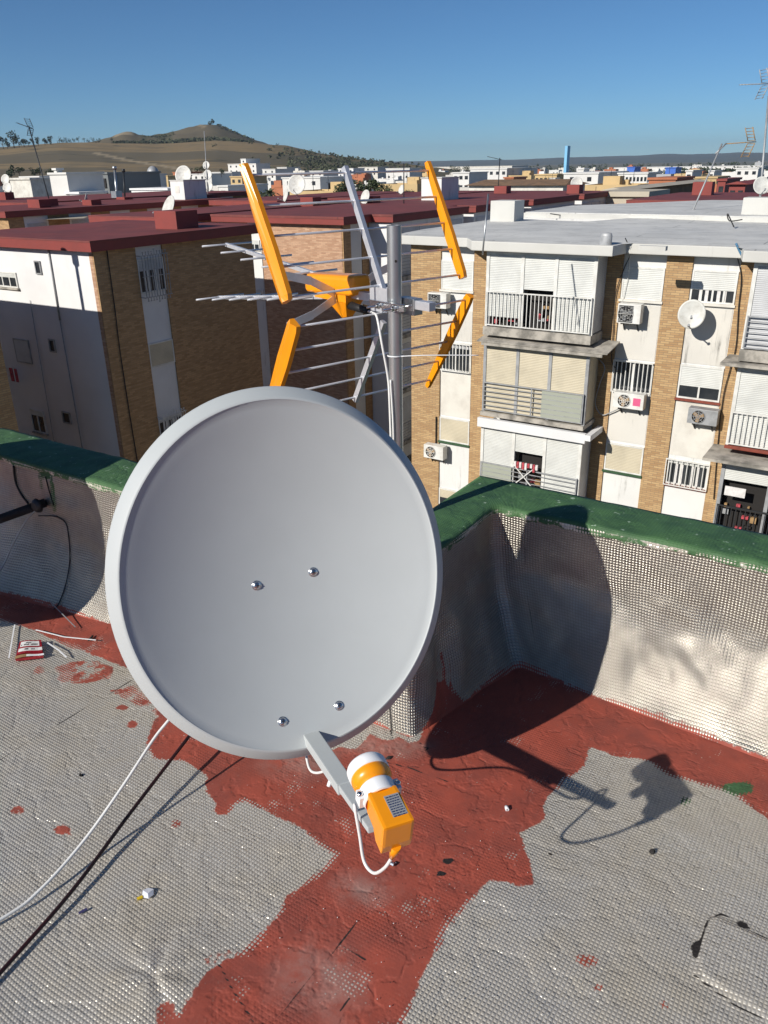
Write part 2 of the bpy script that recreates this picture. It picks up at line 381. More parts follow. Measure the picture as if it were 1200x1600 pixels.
def F(*p): return [st(x, y) for x, y in p]
foilL = F((-250, 930), (0, 968), (53, 985), (84, 999), (120, 1012), (157, 1027), (202, 1044), (230, 1085), (258, 1112), (240, 1128), (228, 1160), (240, 1185), (285, 1190), (325, 1213), (322, 1235), (345, 1268), (380, 1250), (420, 1268), (470, 1295), (500, 1315), (525, 1335), (500, 1365), (460, 1392), (445, 1403), (441, 1425), (405, 1462), (380, 1492), (345, 1500), (325, 1520), (300, 1558), (280, 1590), (265, 1565), (250, 1570), (244, 1600), (150, 1900), (-900, 1900))
foilX = F((500, 1175), (530, 1166), (556, 1170), (578, 1148), (600, 1157), (613, 1157), (622, 1150), (640, 1160), (654, 1160), (660, 1140), (655, 1110), (560, 1080), (480, 1130))
foilR = F((922, 1167), (916, 1197), (881, 1219), (859, 1244), (850, 1262), (853, 1278), (825, 1297), (812, 1300), (819, 1319), (832, 1356), (834, 1381), (809, 1387), (787, 1378), (762, 1375), (744, 1394), (719, 1419), (697, 1444), (681, 1487), (662, 1525), (644, 1562), (625, 1600), (560, 1900), (2200, 1900), (1900, 1600), (1400, 1370), (1200, 1283), (1169, 1256), (1144, 1237), (1100, 1225), (1050, 1212), (1012, 1187), (981, 1184), (950, 1176))
def blob(cx, cy, rx, ry, k=9, seed=0, j=.3):
    rr = random.Random(seed+cx); return F(*[(cx+rx*math.cos(2*math.pi*i/k)*(1+rr.uniform(-j, j)), cy+ry*math.sin(2*math.pi*i/k)*(1+rr.uniform(-j, j))) for i in range(k)])
solid = [blob(95, 1297, 13, 8), blob(192, 1105, 9, 4), blob(208, 1133, 9, 6), blob(277, 1287, 4, 4), blob(60, 1047, 5, 5), blob(916, 1500, 12, 6, 12), blob(934, 1544, 7, 4), blob(1040, 1567, 5, 4), blob(347, 1262, 14, 14, 12, 3)]
faint = [blob(130, 1050, 44, 19, 12), F((172, 1078), (205, 1072), (240, 1098), (262, 1122), (225, 1108)), blob(28, 1265, 13, 7), blob(360, 1505, 42, 18, 12, 5)]
greens = [blob(1155, 1231, 24, 10, 12, 0, .15), blob(1069, 1250, 6, 3)]
dusty = [(blob(505, 1535, 75, 55, 10), .45), (blob(565, 1390, 36, 20, 9), .7), (blob(600, 1165, 60, 14, 9), .6), (blob(470, 1190, 60, 22), .5)]
patch = F((1116, 1428), (1400, 1560), (1500, 1780), (1230, 1615), (1156, 1568), (1084, 1524), (1087, 1475))
cracks = [F((0, 1188), (60, 1150), (120, 1114), (205, 1062)), F((1118, 1432), (1127, 1428), (1150, 1440), (1175, 1455), (1200, 1470), (1240, 1490)), F((1112, 1432), (1100, 1450), (1094, 1478)), F((1085, 1524), (1120, 1550), (1156, 1575), (1190, 1592)),
          F((719, 1322), (740, 1290), (790, 1222)), F((560, 1440), (530, 1475), (500, 1510), (460, 1560), (430, 1600)), F((545, 1482), (572, 1500)), F((545, 1560), (530, 1580)),
          F((338, 1500), (350, 1522), (362, 1545), (392, 1590), (400, 1612)), F((560, 1180), (600, 1190), (640, 1200), (700, 1222)), F((605, 1090), (607, 1125), (611, 1150)), F((609, 1100), (613, 1157)), F((655, 1160), (668, 1172)), F((660, 1175), (672, 1168))]
thin = [F((138, 1230), (70, 1200)), F((912, 1506), (981, 1356)), F((1143, 1400), (1160, 1360)), F((820, 1180), (833, 1200), (828, 1215))]
spots = [blob(1160, 1446, 9, 5), blob(1088, 1484, 7, 14, 9, 3), blob(700, 1345, 7, 4, 7, 2, .5), blob(690, 1365, 6, 4, 7, 4, .5), blob(127, 1211, 4, 2), blob(860, 1335, 3, 2)]
PUCK = st(240, 1528)
def deckz(S, T):
    z = .004*(noise.noise(Vector((S*1.7, T*1.7, 3)))+.6*noise.noise(Vector((S*5, T*5, 9)))+.3*noise.noise(Vector((S*13, T*13, 4))))
    dx, dy = S-PUCK[0], T-PUCK[1]; r = math.hypot(dx, dy); a = math.atan2(dy, dx)
    z += .008*math.exp(-(r/.13)**2)*(.55+.9*abs(math.sin(2.5*a+1.2)))*min(1, r/.02)
    return z
ds = .008; S0, S1, T0, T1 = -3.7, 1.1, .3, 2.52
ns = int((S1-S0)/ds)+1; ntt = int((T1-T0)/ds)+1
gs = S0+ds*np.arange(ns); gt = T0+ds*np.arange(ntt)
SS, TT = np.meshgrid(gs, gt, indexing='ij'); XY = np.c_[SS.ravel(), TT.ravel()]
def attrs(XY):
    dl = sdpoly(XY, foilL); dr = sdpoly(XY, foilR); red = -np.maximum(np.maximum(dl, dr), sdpoly(XY, foilX))
    for b_ in solid: red = np.maximum(red, sdpoly(XY, b_))
    for b_ in faint: red = np.maximum(red, np.minimum(sdpoly(XY, b_), .0015))
    gr = np.full(len(XY), -1.)
    for b_ in greens: gr = np.maximum(gr, sdpoly(XY, b_))
    cr = np.full(len(XY), 1.)
    for i_, c_ in enumerate(cracks): cr = np.minimum(cr, dline(XY, c_)-(.0014 if i_ in (1, 2, 3) else .0008))
    for c_ in thin: cr = np.minimum(cr, dline(XY, c_)+.0012)
    for b_ in spots: cr = np.minimum(cr, np.maximum(0, -sdpoly(XY, b_)))
    du = np.zeros(len(XY))
    for b_, k_ in dusty: du = np.maximum(du, np.clip(.5+sdpoly(XY, b_)/.08, 0, 1)*k_)
    return dict(red=np.clip(red, -1, .2), green=np.clip(gr, -1, .2), crack=np.clip(cr, 0, .1), dust=du)
at = attrs(XY); pat = np.clip(sdpoly(XY, patch)/.012, 0, 1)
V = [G(XY[i, 0], XY[i, 1], deckz(XY[i, 0], XY[i, 1])+.007*pat[i]) for i in range(len(XY))]
# keep only what lies inside the parapet
def inside(S, T): return (T < 2.0 if S < -1.09 else T < 2.5)
faces = []
for i in range(ns-1):
    for j in range(ntt-1):
        if inside(gs[i], gt[j+1]) and inside(gs[i+1], gt[j+1]):
            a = i*ntt+j; faces.append((a, a+ntt, a+ntt+1, a+1))
me = bpy.data.meshes.new('roof_deck'); me.from_pydata(V, [], faces); me.materials.append(M['foil'])
def setattrs(me, at):
    for k, v in at.items():
        a = me.attributes.new(k, 'FLOAT', 'POINT'); a.data.foreach_set('value', np.asarray(v, np.float32))
def setuv(me, UV):
    u = me.uv_layers.new(name='UVMap'); li = np.empty(len(me.loops), np.int32); me.loops.foreach_get('vertex_index', li)
    u.data.foreach_set('uv', np.asarray(UV, np.float32)[li].ravel())
setattrs(me, at); setuv(me, XY); me.polygons.foreach_set('use_smooth', [True]*len(me.polygons))
deck = bpy.data.objects.new('roof_deck', me); col.objects.link(deck); tag(deck, kind='structure')
# the rest of the deck behind and beside the camera, unseen; red coat added so the foil wall reflects brown
b = MB()
for (a0, a1, c0, c1) in ((-9, -3.7, -7, 2.0), (1.1, 9, -7, 2.5), (-3.7, 1.1, -7, .3)):
    b.quad(G(a0, c0), G(a1, c0), G(a1, c1), G(a0, c1))
o = b.build('roof_deck', 'foil'); tag(o, kind='structure')
n_ = len(o.data.vertices); setattrs(o.data, dict(red=[.1]*n_, green=[-1]*n_, crack=[1]*n_, dust=[0]*n_))

# ---- parapet: masonry core, green painted capping, foil membrane dressed down the inside
WT = .546
par = thing('parapet_wall', G(-1.2, 2.2, 0), 'low stepped parapet wall with green painted top and silver quilted foil on its inner face', 'parapet wall')
b = MB()
core = [(-9, 1.875), (-1.145, 1.875), (-1.145, 2.46), (9, 2.46), (9, 2.655), (-1.285, 2.655), (-1.285, 2.083), (-9, 2.083)]
b.prism([tuple(G(s, t)[:2]) for s, t in core], -.2, WT-.012); b.build('wall_core', 'concrete', par)
# inner path stations: (s_top, t_top, s_base, t_base, L)
def lerp(a, b_, t): return a+(b_-a)*t
path = []
def addseg(A, B, n, skip=0):
    for k in range(skip, n+1):
        f = k/n; path.append([lerp(A[i], B[i], f) for i in range(4)])
addseg((-9, 1.855, -9, 1.60), (-4.2, 1.855, -4.2, 1.60), 20)
addseg((-4.2, 1.855, -4.2, 1.60), (-3.06, 1.855, -3.06, 1.628), 60, 1)
addseg((-3.06, 1.855, -3.06, 1.628), (-2.46, 1.855, -2.46, 1.715), 40, 1)
addseg((-2.46, 1.855, -2.46, 1.715), (-1.15, 1.855, -1.075, 1.755), 90, 1)
for k in range(1, 9):                   # rounded convex corner
    a = math.pi/2*k/9; path.append([-1.15+.025*math.sin(a), 1.855+.03*(1-math.cos(a)), -1.075+.020*math.sin(a), 1.755+.025*(1-math.cos(a))])
addseg((-1.125, 1.885, -1.055, 1.785), (-1.125, 2.40, -.945, 2.25), 44)
for k in range(1, 6):
    a = math.pi/2*k/6; path.append([-1.125+.04*(1-math.cos(a)), 2.40+.04*math.sin(a), -.945+.03*(1-math.cos(a)), 2.25+.04*math.sin(a)])
addseg((-1.085, 2.44, -.915, 2.29), (-.145, 2.44, -.145, 2.231), 70)
addseg((-.145, 2.44, -.145, 2.231), (2.0, 2.44, 2.0, 2.22), 130, 1)
addseg((2.0, 2.44, 2.0, 2.22), (9, 2.44, 9, 2.22), 20, 1)
path = np.array(path); L = np.r_[0, np.cumsum(np.hypot(*(np.diff(.5*(path[:, :2]+path[:, 2:]), axis=0)).T))]
NU = 42; V = []; UV = []; A = dict(red=[], green=[], crack=[], dust=[])
def wallst(i, u):
    w_ = (1-u)**2.1; return path[i, 0]+(path[i, 2]-path[i, 0])*w_, path[i, 1]+(path[i, 3]-path[i, 1])*w_
iL = lambda s_: float(np.interp(s_, path[:, 0][path[:, 1] < 1.86], L[path[:, 1] < 1.86]))
def wp(x, y, t=1.80):
    s_, z_ = att(x, y, t); return (iL(s_), z_)
wcr_unused = [[wp(30, 712), wp(22, 735), wp(25, 755), wp(42, 785)], [wp(68, 730), wp(72, 750), wp(80, 775), wp(85, 792)], [wp(62, 806), wp(88, 807), wp(103, 818), wp(108, 850), wp(108, 880), wp(95, 935), wp(88, 950)], [wp(55, 745), wp(57, 760)]]
Lc = float(L[np.argmax(path[:, 1] > 1.9)])   # convex corner
dr = random.Random(4)
drips = [(iL(att(72, 740, 1.84)[0]), .19, .010), (iL(att(55, 740, 1.84)[0]), .10, .006), (iL(att(62, 735, 1.84)[0]), .05, .035)] + [(dr.uniform(3, 11), dr.uniform(.01, .035), dr.uniform(.006, .02)) for _ in range(60)]
slit = [(Lc-.14, .30), (Lc-.125, .16), (Lc-.13, .08), (Lc-.12, .0)]
for i in range(len(path)):
    tx, ty = (path[min(i+1, len(path)-1), :2]-path[max(i-1, 0), :2]); tl = math.hypot(tx, ty) or 1; nx, ny = ty/tl, -tx/tl
    for j in range(NU+1):
        u = j/NU; S_, T_ = wallst(i, u); z = WT*u
        q = Vector((L[i]*1.0, z, 0)); env = math.sin(math.pi*min(1, u*1.08))**.7 if u < .92 else .35
        d = .030*noise.noise(Vector((L[i]*1.6, z*2.6, 1)))-.026*abs(noise.noise(Vector((L[i]*2.6+z, z*2.2, 21))))-.014*abs(noise.noise(Vector((L[i]*7+z*4, z*7, 31))))+.012*noise.noise(Vector((L[i]*4.5+z*2, z*5, 5)))+.0045*noise.noise(Vector((L[i]*13, z*9, 8)))
        d += .004*noise.noise(Vector((L[i]*22, z*20, 2)))+.010*max(0, noise.noise(Vector((L[i]*3.2+z*1.3, z*1.2, 15))))**1*2
        if abs(L[i]-Lc) < .62: d += (.016*math.sin((L[i]-Lc)*31+z*7+2*noise.noise(Vector((L[i]*3, z*3, 0))))+.012*abs(noise.noise(Vector((L[i]*12, z*3, 44)))))*(1-abs(L[i]-Lc)/.62)*(1-u*.8)
        S_ += nx*d*env; T_ += ny*d*env
        V.append(G(S_, T_, z-.004)); UV.append((L[i], z+u*.04))
        # paint
        top = WT-z
        g = .018+.016*noise.noise(Vector((L[i]*3, 0, 2)))-top
        for (lx, ln, wd) in drips:
            dx = abs(L[i]-lx)
            if dx < .1: g = max(g, min(wd-dx, ln-top+.0))
        A['green'].append(max(-1, min(.1, g)))
        rr = .012+.022*noise.noise(Vector((L[i]*2.2, 0, 7)))-z
        e = L[i]-(Lc+.10); rr = max(rr, .125*math.exp(-(e/.085)**2)+.02*noise.noise(Vector((L[i]*24, 0, 3)))-.02-z)
        for (lx, ln) in ((Lc+.085, .15), (Lc+.13, .19), (Lc+.155, .17)):
            if abs(L[i]-lx) < .008 and z < ln: rr = max(rr, .006-abs(L[i]-lx))
        A['red'].append(max(-1, min(.1, rr))); A['dust'].append(0)
        A['crack'].append(0)
LZ = np.array([(L[i], WT*j/NU) for i in range(len(path)) for j in range(NU+1)])
cr = np.full(len(LZ), 1.)
cr = np.minimum(cr, np.maximum(0, dline(LZ, slit)-.006))
cr = np.minimum(cr, dline(LZ, [(Lc+.60, 0), (Lc+.605, .3), (Lc+.60, .5)])+.001)
A['crack'] = np.clip(cr, 0, .1)
faces = []
for i in range(len(path)-1):
    for j in range(NU): a = i*(NU+1)+j; faces.append((a, a+NU+1, a+NU+2, a+1))
from mathutils.bvhtree import BVHTree
wall_bvh = BVHTree.FromPolygons(V, faces)
for pts_, r_, lab_ in (([(26, 706), (21, 728), (24, 752), (33, 772), (44, 787)], .0045, 'thick dark wire curving from the green capping down to the wall arm'), ([(68, 722), (71, 745), (77, 768), (84, 790)], .0024, 'thin dark wire right of the green drips above the wall arm'),
        ([(60, 806), (76, 806), (90, 808), (103, 818), (107, 838), (109, 862), (108, 885), (102, 915), (92, 942), (84, 952)], .0024, 'thin black wire looping right and down from the wall arm to the deck')):
    P_ = []
    for x, y in pts_:
        h_ = wall_bvh.ray_cast(CO, ray(x, y).normalized())
        if h_[0] is not None: P_.append(h_[0]-ray(x, y).normalized()*.005)
    b = MB(); b.tube(bez(P_, 6), r_, 6); o = b.build('wire', 'black'); tag(o, lab_, 'cable')
org = PL[par.name]
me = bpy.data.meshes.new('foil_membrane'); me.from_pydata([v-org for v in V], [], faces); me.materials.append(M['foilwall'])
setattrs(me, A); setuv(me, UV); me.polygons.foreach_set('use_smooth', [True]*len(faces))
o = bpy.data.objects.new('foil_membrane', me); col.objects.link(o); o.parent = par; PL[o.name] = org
# capping: green painted membrane folded over the wall, a few mm proud at both edges
V = []; UV = []; outer = []
for i in range(len(path)):
    s_, t_ = path[i, 0], path[i, 1]
    if s_ <= -1.165 and t_ < 1.87: o_ = (min(s_, -1.30), 2.095) if s_ < -1.30 else (-1.30, 2.095)
    elif t_ < 2.43 and s_ < -1.08: o_ = (-1.30, min(max(2.095, t_), 2.67)) if t_ < 2.40 else (-1.30, 2.67)
    else: o_ = (s_ if s_ > -1.0 else lerp(-1.30, -1.0, (s_+1.085)/.085 if s_ > -1.085 else 0), 2.67)
    outer.append(o_)
NC = 16; Ac = dict(red=[], green=[], crack=[], dust=[])
for i in range(len(path)):
    s_, t_ = path[i, 0], path[i, 1]; os_, ot = outer[i]
    tx, ty = (path[min(i+1, len(path)-1), :2]-path[max(i-1, 0), :2]); tl = math.hypot(tx, ty) or 1; nx, ny = ty/tl, -tx/tl
    for j in range(NC+1):
        f = j/NC
        wv = .004+.009*max(-.3, noise.noise(Vector((L[i]*6, 3, 3))))+.004*noise.noise(Vector((L[i]*31, 3, 3)))
        if j == 0: P_ = (s_+nx*wv, t_+ny*wv, WT-.022-abs(wv)*1.5)
        elif j == 1: P_ = (s_+nx*.006, t_+ny*.006, WT-.010)
        elif j == NC: P_ = (os_, ot, WT-.06)
        else:
            g = (j-2)/(NC-3); P_ = (lerp(s_, os_, g), lerp(t_, ot, g), WT+.004*math.sin(math.pi*g)+.005*noise.noise(Vector((s_*5, t_*5+g, 0)))+.003*noise.noise(Vector((s_*17, t_*17+g*5, 0))))
        V.append(G(*P_)); UV.append((L[i], WT+.04+f*.24))
        Ac['green'].append(.1 if j > 1 else .001); Ac['red'].append(-1); Ac['crack'].append(1); Ac['dust'].append(0)
faces = []
for i in range(len(path)-1):
    for j in range(NC): a = i*(NC+1)+j; faces.append((a, a+NC+1, a+NC+2, a+1))
me = bpy.data.meshes.new('green_capping'); me.from_pydata([v-org for v in V], [], faces); me.materials.append(M['foil'])
setattrs(me, Ac); setuv(me, UV); me.polygons.foreach_set('use_smooth', [True]*len(faces))
o = bpy.data.objects.new('green_capping', me); col.objects.link(o); o.parent = par; PL[o.name] = org
# body of our own building below the roof
b = MB(); b.prism([tuple(G(s, t)[:2]) for s, t in ((-9, -7), (9, -7), (9, 2.64), (-1.27, 2.64), (-1.27, 2.07), (-9, 2.07))], GROUND, -.2)
own = b.build('apartment_building', 'brick_y'); tag(own, 'brick apartment block under the silver and red roof deck in the foreground', 'building')

# ================================================================ MAIN DISH
TH, AL = R(21.163), R(18.22); DC = Vector((-.234, 1.724, .762))
dr_ = Vector((math.cos(TH), math.sin(TH), 0)); du_ = Vector((-math.sin(TH)*math.sin(AL), math.cos(TH)*math.sin(AL), math.cos(AL))); dn_ = dr_.cross(du_)
def D(x, y, z): return DC+dr_*x+du_*y+dn_*z
root = thing('satellite_dish', G(-1.36, 1.45, 0), 'large new pale grey satellite dish with orange and white receiver filling mid view', 'satellite dish')
K = 1.10
prof = [(.0001, -.078)]+[(.39*i/22, -.078*(1-(i/22)**2)) for i in range(1, 22)]+[(.388, -.0018), (.391, .0012), (.3945, .001), (.398, -.003), (.4195, -.024), (.4215, -.029), (.420, -.034), (.412, -.036), (.402, -.034), (.394, -.02), (.389, -.006)]+[(.39*i/22, -.078*(1-(i/22)**2)-.003) for i in range(21, 0, -1)]+[(.0001, -.081)]
b = MB(); b.lathe(prof[:24], D(0, 0, 0), dr_, du_, dn_, 1, K, 128); b.build('reflector', 'paint_grey', root, merge=True)
b = MB(); b.lathe(prof[23:35], D(0, 0, 0), dr_, du_, dn_, 1, K, 128); b.build('rim', 'paint_grey', root, merge=True)
b = MB(); b.lathe(prof[34:], D(0, 0, 0), dr_, du_, dn_, 1, K, 96); b.build('reflector_back', 'paint_grey', root, merge=True)
for (x, y) in ((-.068, -.019), (.080, -.013), (-.064, -.358), (.084, -.354)):
    q = 1-((x/.39)**2+(y/(.39*K))**2); zz = -.078*q
    nrm = Vector((-2*.078*x/.39**2, -2*.078*y/(.39*K)**2, 1)).normalized(); nw = dr_*nrm.x+du_*nrm.y+dn_*nrm.z
    a = nw.cross(du_).normalized(); c = nw.cross(a)
    b = MB(); b.lathe([(.0108, 0), (.0108, .001), (.0085, .0042), (.004, .0058), (.0001, .0062)], D(x, y, zz), a, c, nw, seg=20); 
    b.lathe([(.0125, .0006), (.0122, .0012), (.010, .0012)], D(x, y, zz), a, c, nw, seg=20)
    bo = b.build('bolt', 'zinc', root)
    s2 = MB(); s2.obox(D(x, y, zz)+nw*.0058-a*.005-c*.0012, a*.010, c*.0024, nw*.0008); s2.obox(D(x, y, zz)+nw*.0058-a*.0012-c*.005, a*.0024, c*.010, nw*.0007); s2.build('cross_slot', 'darkmetal', bo)
# feed arm: box section coming through the lower rim
A0 = (0, -.400, -.05); A1 = (0, -.442, .475)
ad = (D(*A1)-D(*A0)).normalized(); ax_ = dr_; ay_ = ax_.cross(ad).normalized()
if ay_.dot(du_) < 0: ay_ = -ay_
def armpt(l, x, y): return D(*A0)+ad*l+ax_*x+ay_*y
def armbox(l0, l1, w0, w1, h0, h1, name, par_, mat='paint_grey', dy0=0, dy1=0):
    b = MB(); P = []
    for (l, w_, h_, dy) in ((l0, w0, h0, dy0), (l1, w1, h1, dy1)):
        P += [armpt(l, -w_/2, dy-h_), armpt(l, w_/2, dy-h_), armpt(l, w_/2, dy), armpt(l, -w_/2, dy)]
    b.hexa(P); return b.build(name, mat, par_, fix=True, bevel=.0022)
arm = armbox(-.02, .498, .036, .026, .026, .014, 'feed_arm', root)
armbox(-.01, .315, .0405, .0375, .029, .0262, 'arm_sleeve', arm, dy0=.003, dy1=.003)
b = MB(); b.tube([armpt(.25, -.016, -.020), armpt(.25, -.022, -.032)], .005, 8); b.build('cable_clip', 'whitepl', arm)
# receiver
LC = D(.0, -.314, .444); la = (dn_*.87-du_*.49+dr_*.02).normalized()          # axis pointing away from the reflector
lx = dr_; ly = la.cross(lx).normalized()
if ly.dot(EZ) < 0: ly = -ly
LS = 1.1; lx0, ly0, la0 = lx, ly, la; lx, ly, la = lx*LS, ly*LS, la*LS
lnb = MB(); lnb.lathe([(.0001, -.004), (.022, -.003), (.0335, .001), (.0365, .006), (.037, .012), (.037, .024), (.0345, .0245)], LC, lx, ly, la, seg=48)
lnbo = lnb.build('receiver_cap', 'whitepl', root)
b = MB(); b.lathe([(.035, .0245), (.0362, .030), (.0355, .038), (.031, .044), (.0255, .048), (.025, .056), (.025, .075), (.03, .080)], LC, lx, ly, la, seg=48); b.build('feed_horn', 'orange', lnbo)
b = MB(); b.lathe([(.0265, .051), (.0312, .0515), (.0318, .054), (.0318, .074), (.0312, .0765), (.0265, .077)], LC, lx, ly, la, seg=48)
for sx in (-1, 1): b.obox(LC+lx*(sx*.0335-.0045)+la*.054-ly*.012, lx*.009, la*.020, ly*.024)
b.obox(LC+la*.053-ly*.058-lx*.012, lx*.024, la*.022, ly*.030); cl = b.build('clamp_ring', 'whitepl', lnbo)
for sx in (-1, 1):
    b = MB(); b.lathe([(.0052, 0), (.0052, .003), (.003, .0045), (.0001, .0045)], LC+lx*(sx*.0345)+la*.064+ly*.012, la, lx, ly, seg=12); b.build('screw', 'zinc', cl)
b = MB()
P = []
for l, w_, h0, h1 in ((.074, .026, -.024, .026), (.150, .0275, -.029, .0285)):
    P += [LC+la*l-lx*w_+ly*h0, LC+la*l+lx*w_+ly*h0, LC+la*l+lx*w_+ly*h1, LC+la*l-lx*w_+ly*h1]
b.hexa(P); bx = b.build('receiver_box', 'orange', lnbo, fix=True, bevel=.006)
b = MB(); b.hexa([LC+la*.108-lx*.0262-ly*.026, LC+la*.108+lx*.0262-ly*.026, LC+la*.1495+lx*.0265-ly*.026, LC+la*.1495-lx*.0265-ly*.026, LC+la*.120-lx*.0262-ly*.045, LC+la*.120+lx*.0262-ly*.045, LC+la*.146+lx*.0265-ly*.045, LC+la*.146-lx*.0265-ly*.045]); b.build('connector_housing', 'orange', bx, fix=True, bevel=.002)
b = MB(); b.obox(LC+la*.092-lx*.004+ly*.0272, lx*.026, la*.046, ly*.0008); b.build('rating_label', 'greymetal', bx)
lb = MB(); rl = random.Random(2)
for k in range(9):
    x = .0
    while x < .022:
        w_ = rl.uniform(.0015, .005); lb.obox(LC+la*(.095+k*.0047)+lx*(-.002+x)+ly*.0281, lx*min(w_, .022-x), la*.0022, ly*.0002); x += w_+.0012
lb.build('label_print', simple('dark_blue_print', (.02, .035, .10), .5), bx)
b = MB(); plug0 = LC+la*.146-ly*.036; plug1 = LC+la*.136-ly*.082
b.tube([plug0, plug0*.5+plug1*.5, plug1], [.0095, .0085, .0055], 14); b.build('weather_boot', 'orange', bx)
q = armpt(.30, -.022, -.03); q2 = armpt(.56, -.02, -.035)
def onplane(x, y, off):
    d = ray(x, y); t = ((DC+dr_*off-CO).dot(dr_))/d.dot(dr_); return CO+d*t
cpts = bez([plug1+(plug0-plug1)*.2, plug1, onplane(601, 1356, -.004), onplane(584, 1364, -.01), onplane(569, 1346, -.016), onplane(562, 1305, -.02), onplane(554, 1258, -.024), armpt(.40, -.004, -.028), armpt(.32, 0, -.036), armpt(.20, -.002, -.037), D(.012, -.470, .075), D(.002, -.512, -.025), D(-.004, -.518, -.075), D(.0, -.490, -.115), D(.0, -.43, -.13), D(0, -.1, -.2)], 8)
_old = ([plug1+(plug0-plug1)*.2, plug1, plug1-ly*.022-la*.018, plug1-ly*.032-la*.050, plug1-ly*.006-la*.085, armpt(.42, -.022, -.030), armpt(.34, -.02, -.030), armpt(.22, -.022, -.050), armpt(.13, -.035, -.078), armpt(.04, -.045, -.060), D(0, -.1, -.2)])
b = MB(); b.tube(cpts, .0034, 10); b.build('cable', 'cablew', root)
# bracket and post behind
b = MB(); b.obox(D(-.09, -.40, -.105), dr_*.18, du_*.46, dn_*.022); b.obox(D(-.02, -.22, -.22), dr_*.04, du_*.26, dn_*.12)
b.build('back_bracket', 'galv', root)
pp = D(0, -.1, -.22); ps = pp.dot(E1); pt = pp.dot(E2)
b = MB(); b.tube([G(ps, pt, .44), G(ps, pt, .88)], .021, 20); b.tube([G(ps, pt, .50), G(ps, 1.90, .50)], .019, 16); b.gbox(ps-.06, ps+.06, 1.80, 1.88, .44, .52); b.build('mounting_post', 'galv', root)

# ================================================================ TV AERIAL
MX, MY = .0454, 2.52; AK = 1.0815
b = MB(); b.tube([(MX, MY, -1.2), (MX, MY, 1.5126)], .0222, 28, cap=False); b.tube([(MX, MY, 1.5126), (MX, MY, -1.2)], .0200, 28, cap=False)
mast = b.build('antenna_mast', 'galv'); tag(mast, 'galvanised steel pole rising from the parapet behind the big dish, open at its top', 'mast')
b = MB(); b.lathe([(.0042, 0), (.0001, .0003)], Vector((MX+.0035, MY-.0221, 1.412)), Vector((1, 0, 0)), EZ, Vector((.17, -1, 0)).normalized(), seg=14); b.build('bolt_hole', 'dark', mast)
b = MB(); b.bar(Vector((MX, MY, .30)), Vector((MX, MY, .30))-E2*.10, .06, .03); b.build('wall_bracket', 'galv', mast)
bb = Vector((-.635, .773, 0)).normalized(); ba = Vector((bb.y, -bb.x, 0)); AM = Vector((MX, MY, 0)); ZC = 1.2714; AO = .036
def AP(a, b_, z): return AM+ba*a*AK+bb*b_*AK+EZ*(ZC+z*AK)
ant = thing('tv_antenna', AP(0, 0, 0), 'silver and orange television aerial clamped to the steel pole above the big dish', 'antenna')
HW = .335
def spine(p0, p1, name):
    b = MB(); A_ = AP(AO, *p0); B_ = AP(AO, *p1); b.bar(A_, B_, .016, .020, ba.cross((B_-A_).normalized())); return b.build(name, 'alu', ant, fix=True, bevel=.001)
spine((.075, -.005), (.263, .372), 'reflector_spine'); spine((.095, -.055), (.247, -.330), 'reflector_spine')
def rods(p0, p1, n, f0, f1, w0, w1):
    for k in range(n):
        f = f0+(f1-f0)*k/(n-1); y = lerp(p0[0], p1[0], f); z = lerp(p0[1], p1[1], f); hw = lerp(w0, w1, f)
        b = MB(); b.tube([AP(AO-hw, y, z), AP(AO+hw, y, z)], .0037, 10); b.build('reflector_rod', 'alu', ant)
rods((.085, .007), (.258, .362), 5, .12, .985, HW, HW)
rods((.075, -.020), (.245, -.322), 5, .02, .98, HW, HW)
def endcap(sx, p0, p1, w_mid):
    b = MB(); A_ = AP(AO+sx*HW, *p0); B_ = AP(AO+sx*HW, *p1); d = (B_-A_); dl = d.length; d.normalize(); nrm = ba.cross(d).normalized()
    if nrm.dot(bb) < 0: nrm = -nrm
    prof = [(0, .020), (.04, .026), (.35, .030), (.7, .024), (.97, .015), (1, .012)]
    k0 = len(b.v)
    ring = []
    for (f, hw) in prof:
        c = A_+d*dl*f
        # shallow channel section: rounded back, flanges
        R_ = [(-hw, -.006), (-hw, .006), (-hw*.45, .010), (0, .014), (hw*.45, .010), (hw, .006), (hw, -.006), (hw*.8, -.006), (0, -.0065), (-hw*.8, -.006)]
        for (x, y) in R_: b.v.append(c+nrm*x*(.95 if sx < 0 else .62)+ba*(sx*y*1.3))
    m_ = 10
    for i in range(len(prof)-1):
        for j in range(m_): jj = (j+1) % m_; b.face((k0+i*m_+j, k0+i*m_+jj, k0+(i+1)*m_+jj, k0+(i+1)*m_+j), 0, False)
    b.face([k0+j for j in range(m_)]); b.face([k0+(len(prof)-1)*m_+j for j in reversed(range(m_))])
    ob = b.build('end_cap', 'orange', ant, fix=True)
    return ob
for sx in (-1, 1):
    endcap(sx, (.098, .040), (.268, .382), 0); endcap(sx, (.066, -.012), (.262, -.345), 0)
